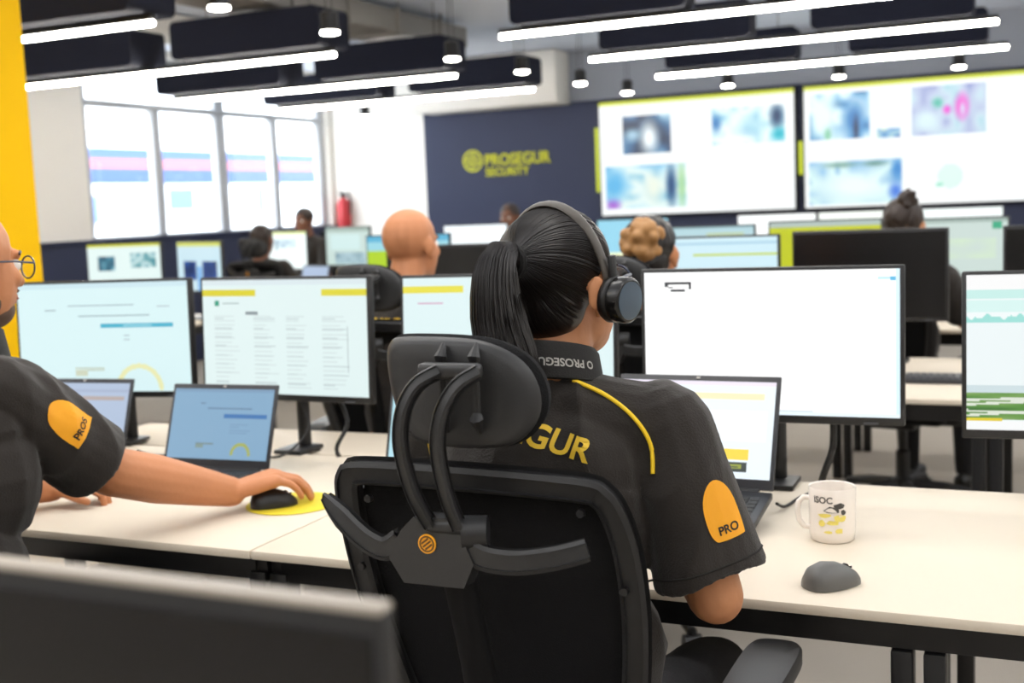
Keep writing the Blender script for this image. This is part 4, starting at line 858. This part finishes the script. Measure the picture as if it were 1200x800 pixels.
    for sx in (-1, 1):
        ax_ = (Rm @ Vector((sx, -.10 , -.06))).normalized(); cc = T(sx*.083, -.006, -.018)
        MB(ho).lathe([(.020, 0), (.031, .002), (.0345, .008), (.034, .016), (.031, .019)], cc, 28, ax_).build('ear_cushion', mat('black_leatherette', '0e0d0d', .45), h, 60)
        cp = MB(ho).lathe([(.030, .018), (.0335, .020), (.0335, .036), (.030, .0395), (.027, .0395)], cc, 28, ax_).build('ear_cup', mat('glossy_black_plastic', '141313', .22), h, 50)
        MB(ho).lathe([(.0275, .039), (.0275, .0405), (.025, .0412), (.001, .0412)], cc, 28, ax_).build('cup_plate', mat('slate_blue_plate', '4a5866', .35, .3), cp, 50)
        MB(ho).box(T(sx*.096, -.010, .020), (.008, .014, .05), Rm, bev=.003).build('slider', BLACKP, h)
    go = T(0, .11, 0); g = thing('eyeglasses', 'dark framed eyeglasses worn by the ponytailed operator', 'eyeglasses', go); FRB = mat('navy_frame', '1c2740', .3)
    LENS = MATS.get('lens') or glass
    for sx in (-1, 1):
        lp = [T(sx*(.034+.026*math.cos(a)), .112-.012*abs(.034+.026*math.cos(a))/.06, -.004+.021*math.sin(a)) for a in [2*math.pi*k/20 for k in range(20)]]
        MB(go).tube(lp, .0022, 6, True, hint=Rm @ Y_).build('rim', FRB, g); MB(go).add(lp, [tuple(range(20))]).build('lens', glass, g, 0)
        MB(go).tube([T(sx*.060, .100, .004), T(sx*.074, .06, .006), T(sx*.084, .0, .004), T(sx*.084, -.02, -.008)], .002, 6).build('temple', FRB, g)
    MB(go).tube([T(-.009, .113, .002), T(0, .116, .005), T(.009, .113, .002)], .002, 6).build('bridge', FRB, g)
def smooth2(pp): return [(v.x, v.y) for v in smoothpath([(a, b_, 0) for a, b_ in pp], 3, True)]
woman()
# ---------------------------------------------------------------- man with beard at the picture edge
def man():
    org = Vector((-1.91, 1.52, 0)); t = thing('person', 'bald bearded person in glasses and dark polo reaching for the mouse', 'person', org)
    Hc = Vector((-1.908, 1.680, 1.308)); Rm = rotz(-6, -4, 0); T = lambda x, y, z: Hc+Rm @ Vector((x, y, z))
    shR, elR, wrR = Vector((-1.795, 1.635, 1.075)), Vector((-1.745, 1.845, .880)), Vector((-1.662, 2.118, .778))
    shL, elL, wrL = Vector((-2.10, 1.62, 1.065)), Vector((-2.22, 1.83, .83)), Vector((-2.125, 2.055, .775))
    b = MB(org); head(b, Hc, Rm, 1.06); b.cap(T(0, -.015, -.05), (-1.905, 1.635, 1.11), .060, .068)
    b.cap((-2.02, 1.62, 1.06), (-1.80, 1.63, 1.06), .055); b.ell((-1.91, 1.60, .92), (.16, .10, .17)); b.ell((-1.91, 1.56, .74), (.15, .10, .17)); b.ell((-1.91, 1.52, .58), (.17, .12, .10))
    for s_, e_, w_ in ((shR, elR, wrR), (shL, elL, wrL)): b.chain([s_, e_], [.058, .050]); b.chain([e_, e_+(w_-e_)*.35, e_+(w_-e_)*.7, w_], [.051, .052, .043, .034])
    hand(b, wrR, (.55, .68, .16), (.05, -.10, 1), (-.7, .7, 0), 1.2, (28, 28, 20), 1.2); hand(b, wrL, (.80, .55, -.02), (-.15, 0, 1), (.5, -.8, 0), 1.0, (35, 45, 30))
    link('body', organic(b, .0042, 4), SKIN2, t, 180, False); face_bits(t, org, Hc, Rm, 1.06)
    bd = MB(org)
    for q, r in (((0, .047, -.080), (.0462, .0462, .0375)), ((0, .014, -.064), (.0605, .050, .040)), ((0, .094, -.046), (.026, .010, .006))): bd.ell(T(*[a*1.06 for a in q]), [a*1.065 for a in r], Rm)
    link('beard', organic(bd, .004, 4), STUB, t, 180, False)
    hs = MB(org); hs.ell(T(0, -.022, .018), (.0805, .099, .062), Rm, 20, 14); link('cropped_hair', organic(hs, .005, 3), mat('shaved_scalp', 'b27a54', .6, vary=.15, vscale=60), t, 180, False)
    p = MB(org); p.ell((-1.91, 1.52, .58), (.195, .145, .11)); p.ell((-1.905, 1.555, .73), (.185, .135, .17)); p.ell((-1.905, 1.60, .92), (.190, .130, .17)); p.ell((-1.91, 1.60, 1.01), (.180, .11, .10))
    p.cap(shL+Vector((.03, 0, -.01)), shR+Vector((-.03, 0, -.01)), .072); p.cap((-1.95, 1.63, 1.115), shL+Vector((.03, 0, 0)), .060, .068); p.cap((-1.86, 1.635, 1.118), shR+Vector((-.03, 0, 0)), .056, .068)
    p.ell((-1.905, 1.635, 1.115), (.085, .085, .045))
    for s_, e_ in ((shR, elR), (shL, elL)):
        z = s_+(e_-s_)*.86; p.cap(s_, s_+(z-s_)*.5, .074, .078); p.tube([s_+(z-s_)*.35, s_+(z-s_)*.8, z], [.078, .083, .084], 20)
    me = organic(p, .005, 4, .011, 7); shirt = link('polo_shirt', me, SHIRT, t, 180, False); bv = bvh_of(me, org)
    cl = MB(org); n = 32; ro = []; nc = Vector((-1.902, 1.645, 0))
    for r, z in ((.074, 1.125), (.084, 1.13), (.074, 1.192), (.068, 1.198), (.066, 1.190), (.068, 1.125)): ro.append([Vector((nc.x+r*1.08*math.cos(2*math.pi*j/n), nc.y+r*1.08*math.sin(2*math.pi*j/n), z-.012*math.sin(2*math.pi*j/n))) for j in range(n)])
    cl.rings(ro, closed=True); cl.build('collar', MATS['black_collar'], t, 60)
    mid = shR+(elR-shR)*.36; nrm = Vector((.75, -.50, .45)); ax_ = (shR-elR).normalized(); nrm = (nrm-ax_*nrm.dot(ax_)).normalized(); ux = ax_.cross(nrm).normalized(); pc = mid+nrm*.07
    pp = [(-.030, -.048), (.030, -.048), (.035, -.040), (.033, .005), (.022, .035), (.0, .047), (-.022, .035), (-.033, .005), (-.035, -.040)]
    link('sleeve_patch', decal(poly_mesh(smooth2(pp)), bv, pc, ux, ax_, org, .0018), ORANGE, shirt, 0, False)
    link('patch_lettering', decal(text_mesh('PROS', .02, 0), bv, pc-ax_*.032, ux, ax_, org, .0028), MATS['black_print'], shirt, 0, False)
    tr, so_ = MB(org), []; legs(tr, so_, (-1.91, 1.52, 0), (0, 1, 0), .12, .45); link('trousers', organic(tr, .009, 4, .004, 8), TROUS, t, 180, False); [link('shoe', organic(q, .009, 3), SHOE, t, 180, False) for q in so_]
    go = T(0, .12, 0); g = thing('eyeglasses', 'thin dark eyeglasses worn by the bearded man', 'eyeglasses', go); FRB = MATS['navy_frame']
    for sx in (-1, 1):
        lp = [T(sx*(.035+.027*math.cos(a)), .122-.012*abs(.035+.027*math.cos(a))/.06, -.002+.022*math.sin(a)) for a in [2*math.pi*k/20 for k in range(20)]]
        MB(go).tube(lp, .0018, 6, True, hint=Rm @ Y_).build('rim', FRB, g); MB(go).add(lp, [tuple(range(20))]).build('lens', glass, g, 0)
        MB(go).tube([T(sx*.062, .108, .006), T(sx*.080, .05, .008), T(sx*.089, -.005, .006), T(sx*.088, -.022, -.008)], .0022, 6).build('temple', FRB, g)
    MB(go).tube([T(-.009, .122, .004), T(0, .126, .007), T(.009, .122, .004)], .0018, 6).build('bridge', FRB, g)
man()
# ---------------------------------------------------------------- people further back
def bgperson(Hc, yaw_, label, skin, hair=None, hairm=HAIRB, bun=None, shirtm=SHIRT, hdp=False, band=None):
    Hc = Vector(Hc); f = Vector((-math.sin(R(yaw_)), math.cos(R(yaw_)), 0)); s = Vector((f.y, -f.x, 0)); org = Vector((Hc.x, Hc.y, 0))-f*.05
    t = thing('person', label, 'person', org); Rm = rotz(yaw_); T = lambda x, y, z: Hc+Rm @ Vector((x, y, z)); B = lambda x, y, z: Vector((Hc.x, Hc.y, 0))-f*.05+s*x+f*y+Z_*z
    dz = Hc.z-1.262; b = MB(org); head(b, Hc, Rm, 1.04); b.cap(T(0, -.015, -.05), B(0, 0, 1.10+dz), .056, .064); b.ell(B(0, 0, .92+dz), (.14, .12, .16)); b.ell(B(0, 0, .62), (.15, .15, .14))
    ar = []
    for sx in (-1, 1):
        sh_, el, wr = B(sx*.175, 0, 1.05+dz), B(sx*.24, .10, .82), B(sx*.15, .34, .80); ar.append((sh_, el)); b.chain([sh_, el, wr], [.05, .044, .028]); hand(b, wr, f, Z_, -s*sx)
    link('body', organic(b, .007, 3), skin, t, 180, False); face_bits(t, org, Hc, Rm, 1.04)
    p = MB(org); p.ell(B(0, 0, .60), (.18, .16, .12)); p.ell(B(0, 0, .74), (.16, .14, .17)); p.ell(B(0, 0, .93+dz), (.165, .14, .17), Rm); p.cap(B(-.155, 0, 1.04+dz), B(.155, 0, 1.04+dz), .068)
    p.cap(B(0, 0, 1.09+dz), B(-.14, 0, 1.05+dz), .06); p.cap(B(0, 0, 1.09+dz), B(.14, 0, 1.05+dz), .06)
    for sh_, el in ar: p.cap(sh_, sh_+(el-sh_)*.8, .068, .07)
    me = organic(p, .008, 3, .006, 8); so2 = link('polo_shirt', me, shirtm, t, 180, False)
    if band:
        bv = bvh_of(me, org); tm = text_mesh(band, .06, 0); xs = [v.co.x for v in tm.vertices]; k = .24/(max(xs)-min(xs)); link('back_lettering', decal(tm, bv, B(0, -.2, 1.02+dz), s, Z_, org, .003, k), YTEXT, so2, 0, False)
    tr, sh2 = MB(org), []; legs(tr, sh2, B(0, 0, 0), f); link('trousers', organic(tr, .012, 3), TROUS, t, 180, False); [link('shoe', organic(q, .012, 2), SHOE, t, 180, False) for q in sh2]
    if hair:
        h = MB(org)
        for q, r in hair: h.ell(T(*q), r, Rm, 18, 12)
        link('hair', organic(h, .006, 2, .006, 30), hairm, t, 180, False)
    if bun:
        h = MB(org); rgb_ = random.Random(4)
        for k in range(bun[2]):
            a = rgb_.uniform(0, 6.28); u = rgb_.uniform(-1, 1); d = Vector((math.cos(a)*math.sqrt(1-u*u), math.sin(a)*math.sqrt(1-u*u), u)); h.ell(T(*bun[0])+d*bun[1]*.8, [bun[1]*.28]*3)
        h.ell(T(*bun[0]), [bun[1]*.8]*3); link('hair_bun', organic(h, .006, 1), bun[3], t, 180, False)
CAP = [((0, -.018, .036), (.083, .101, .090)), ((0, -.05, -.02), (.072, .062, .065))]
bgperson((-1.90, 3.42, 1.262), -8, 'bald person in a dark polo seated in the second row, back to camera', SKIN2, band='PROSEGUR')
bgperson((-1.175, 3.66, 1.205), 0, 'person with a messy blond bun behind the white monitor', SKIN2, CAP, HAIR, ((.0, -.085, .050), .070, 40, BLOND))
bgperson((-.605, 5.40, 1.215), -14, 'person with a dark hair bun before the video screen', SKIN, CAP, HAIRB, ((.03, -.055, .115), .05, 10, HAIRB))
bgperson((-5.47, 7.55, 1.19), 12, 'dark-haired person with yellow lettering across the back below the windows', SKIN3, CAP, HAIRB, band='PROSEGUR')
bgperson((-6.30, 9.35, 1.31), 180, 'short-haired person facing the room in front of the last window', SKIN3, [((0, -.016, .042), (.084, .10, .084))], HAIRB)
bgperson((-4.35, 9.60, 1.265), 180, 'dark-haired person seated under the logo wall', SKIN3, CAP, HAIRB)
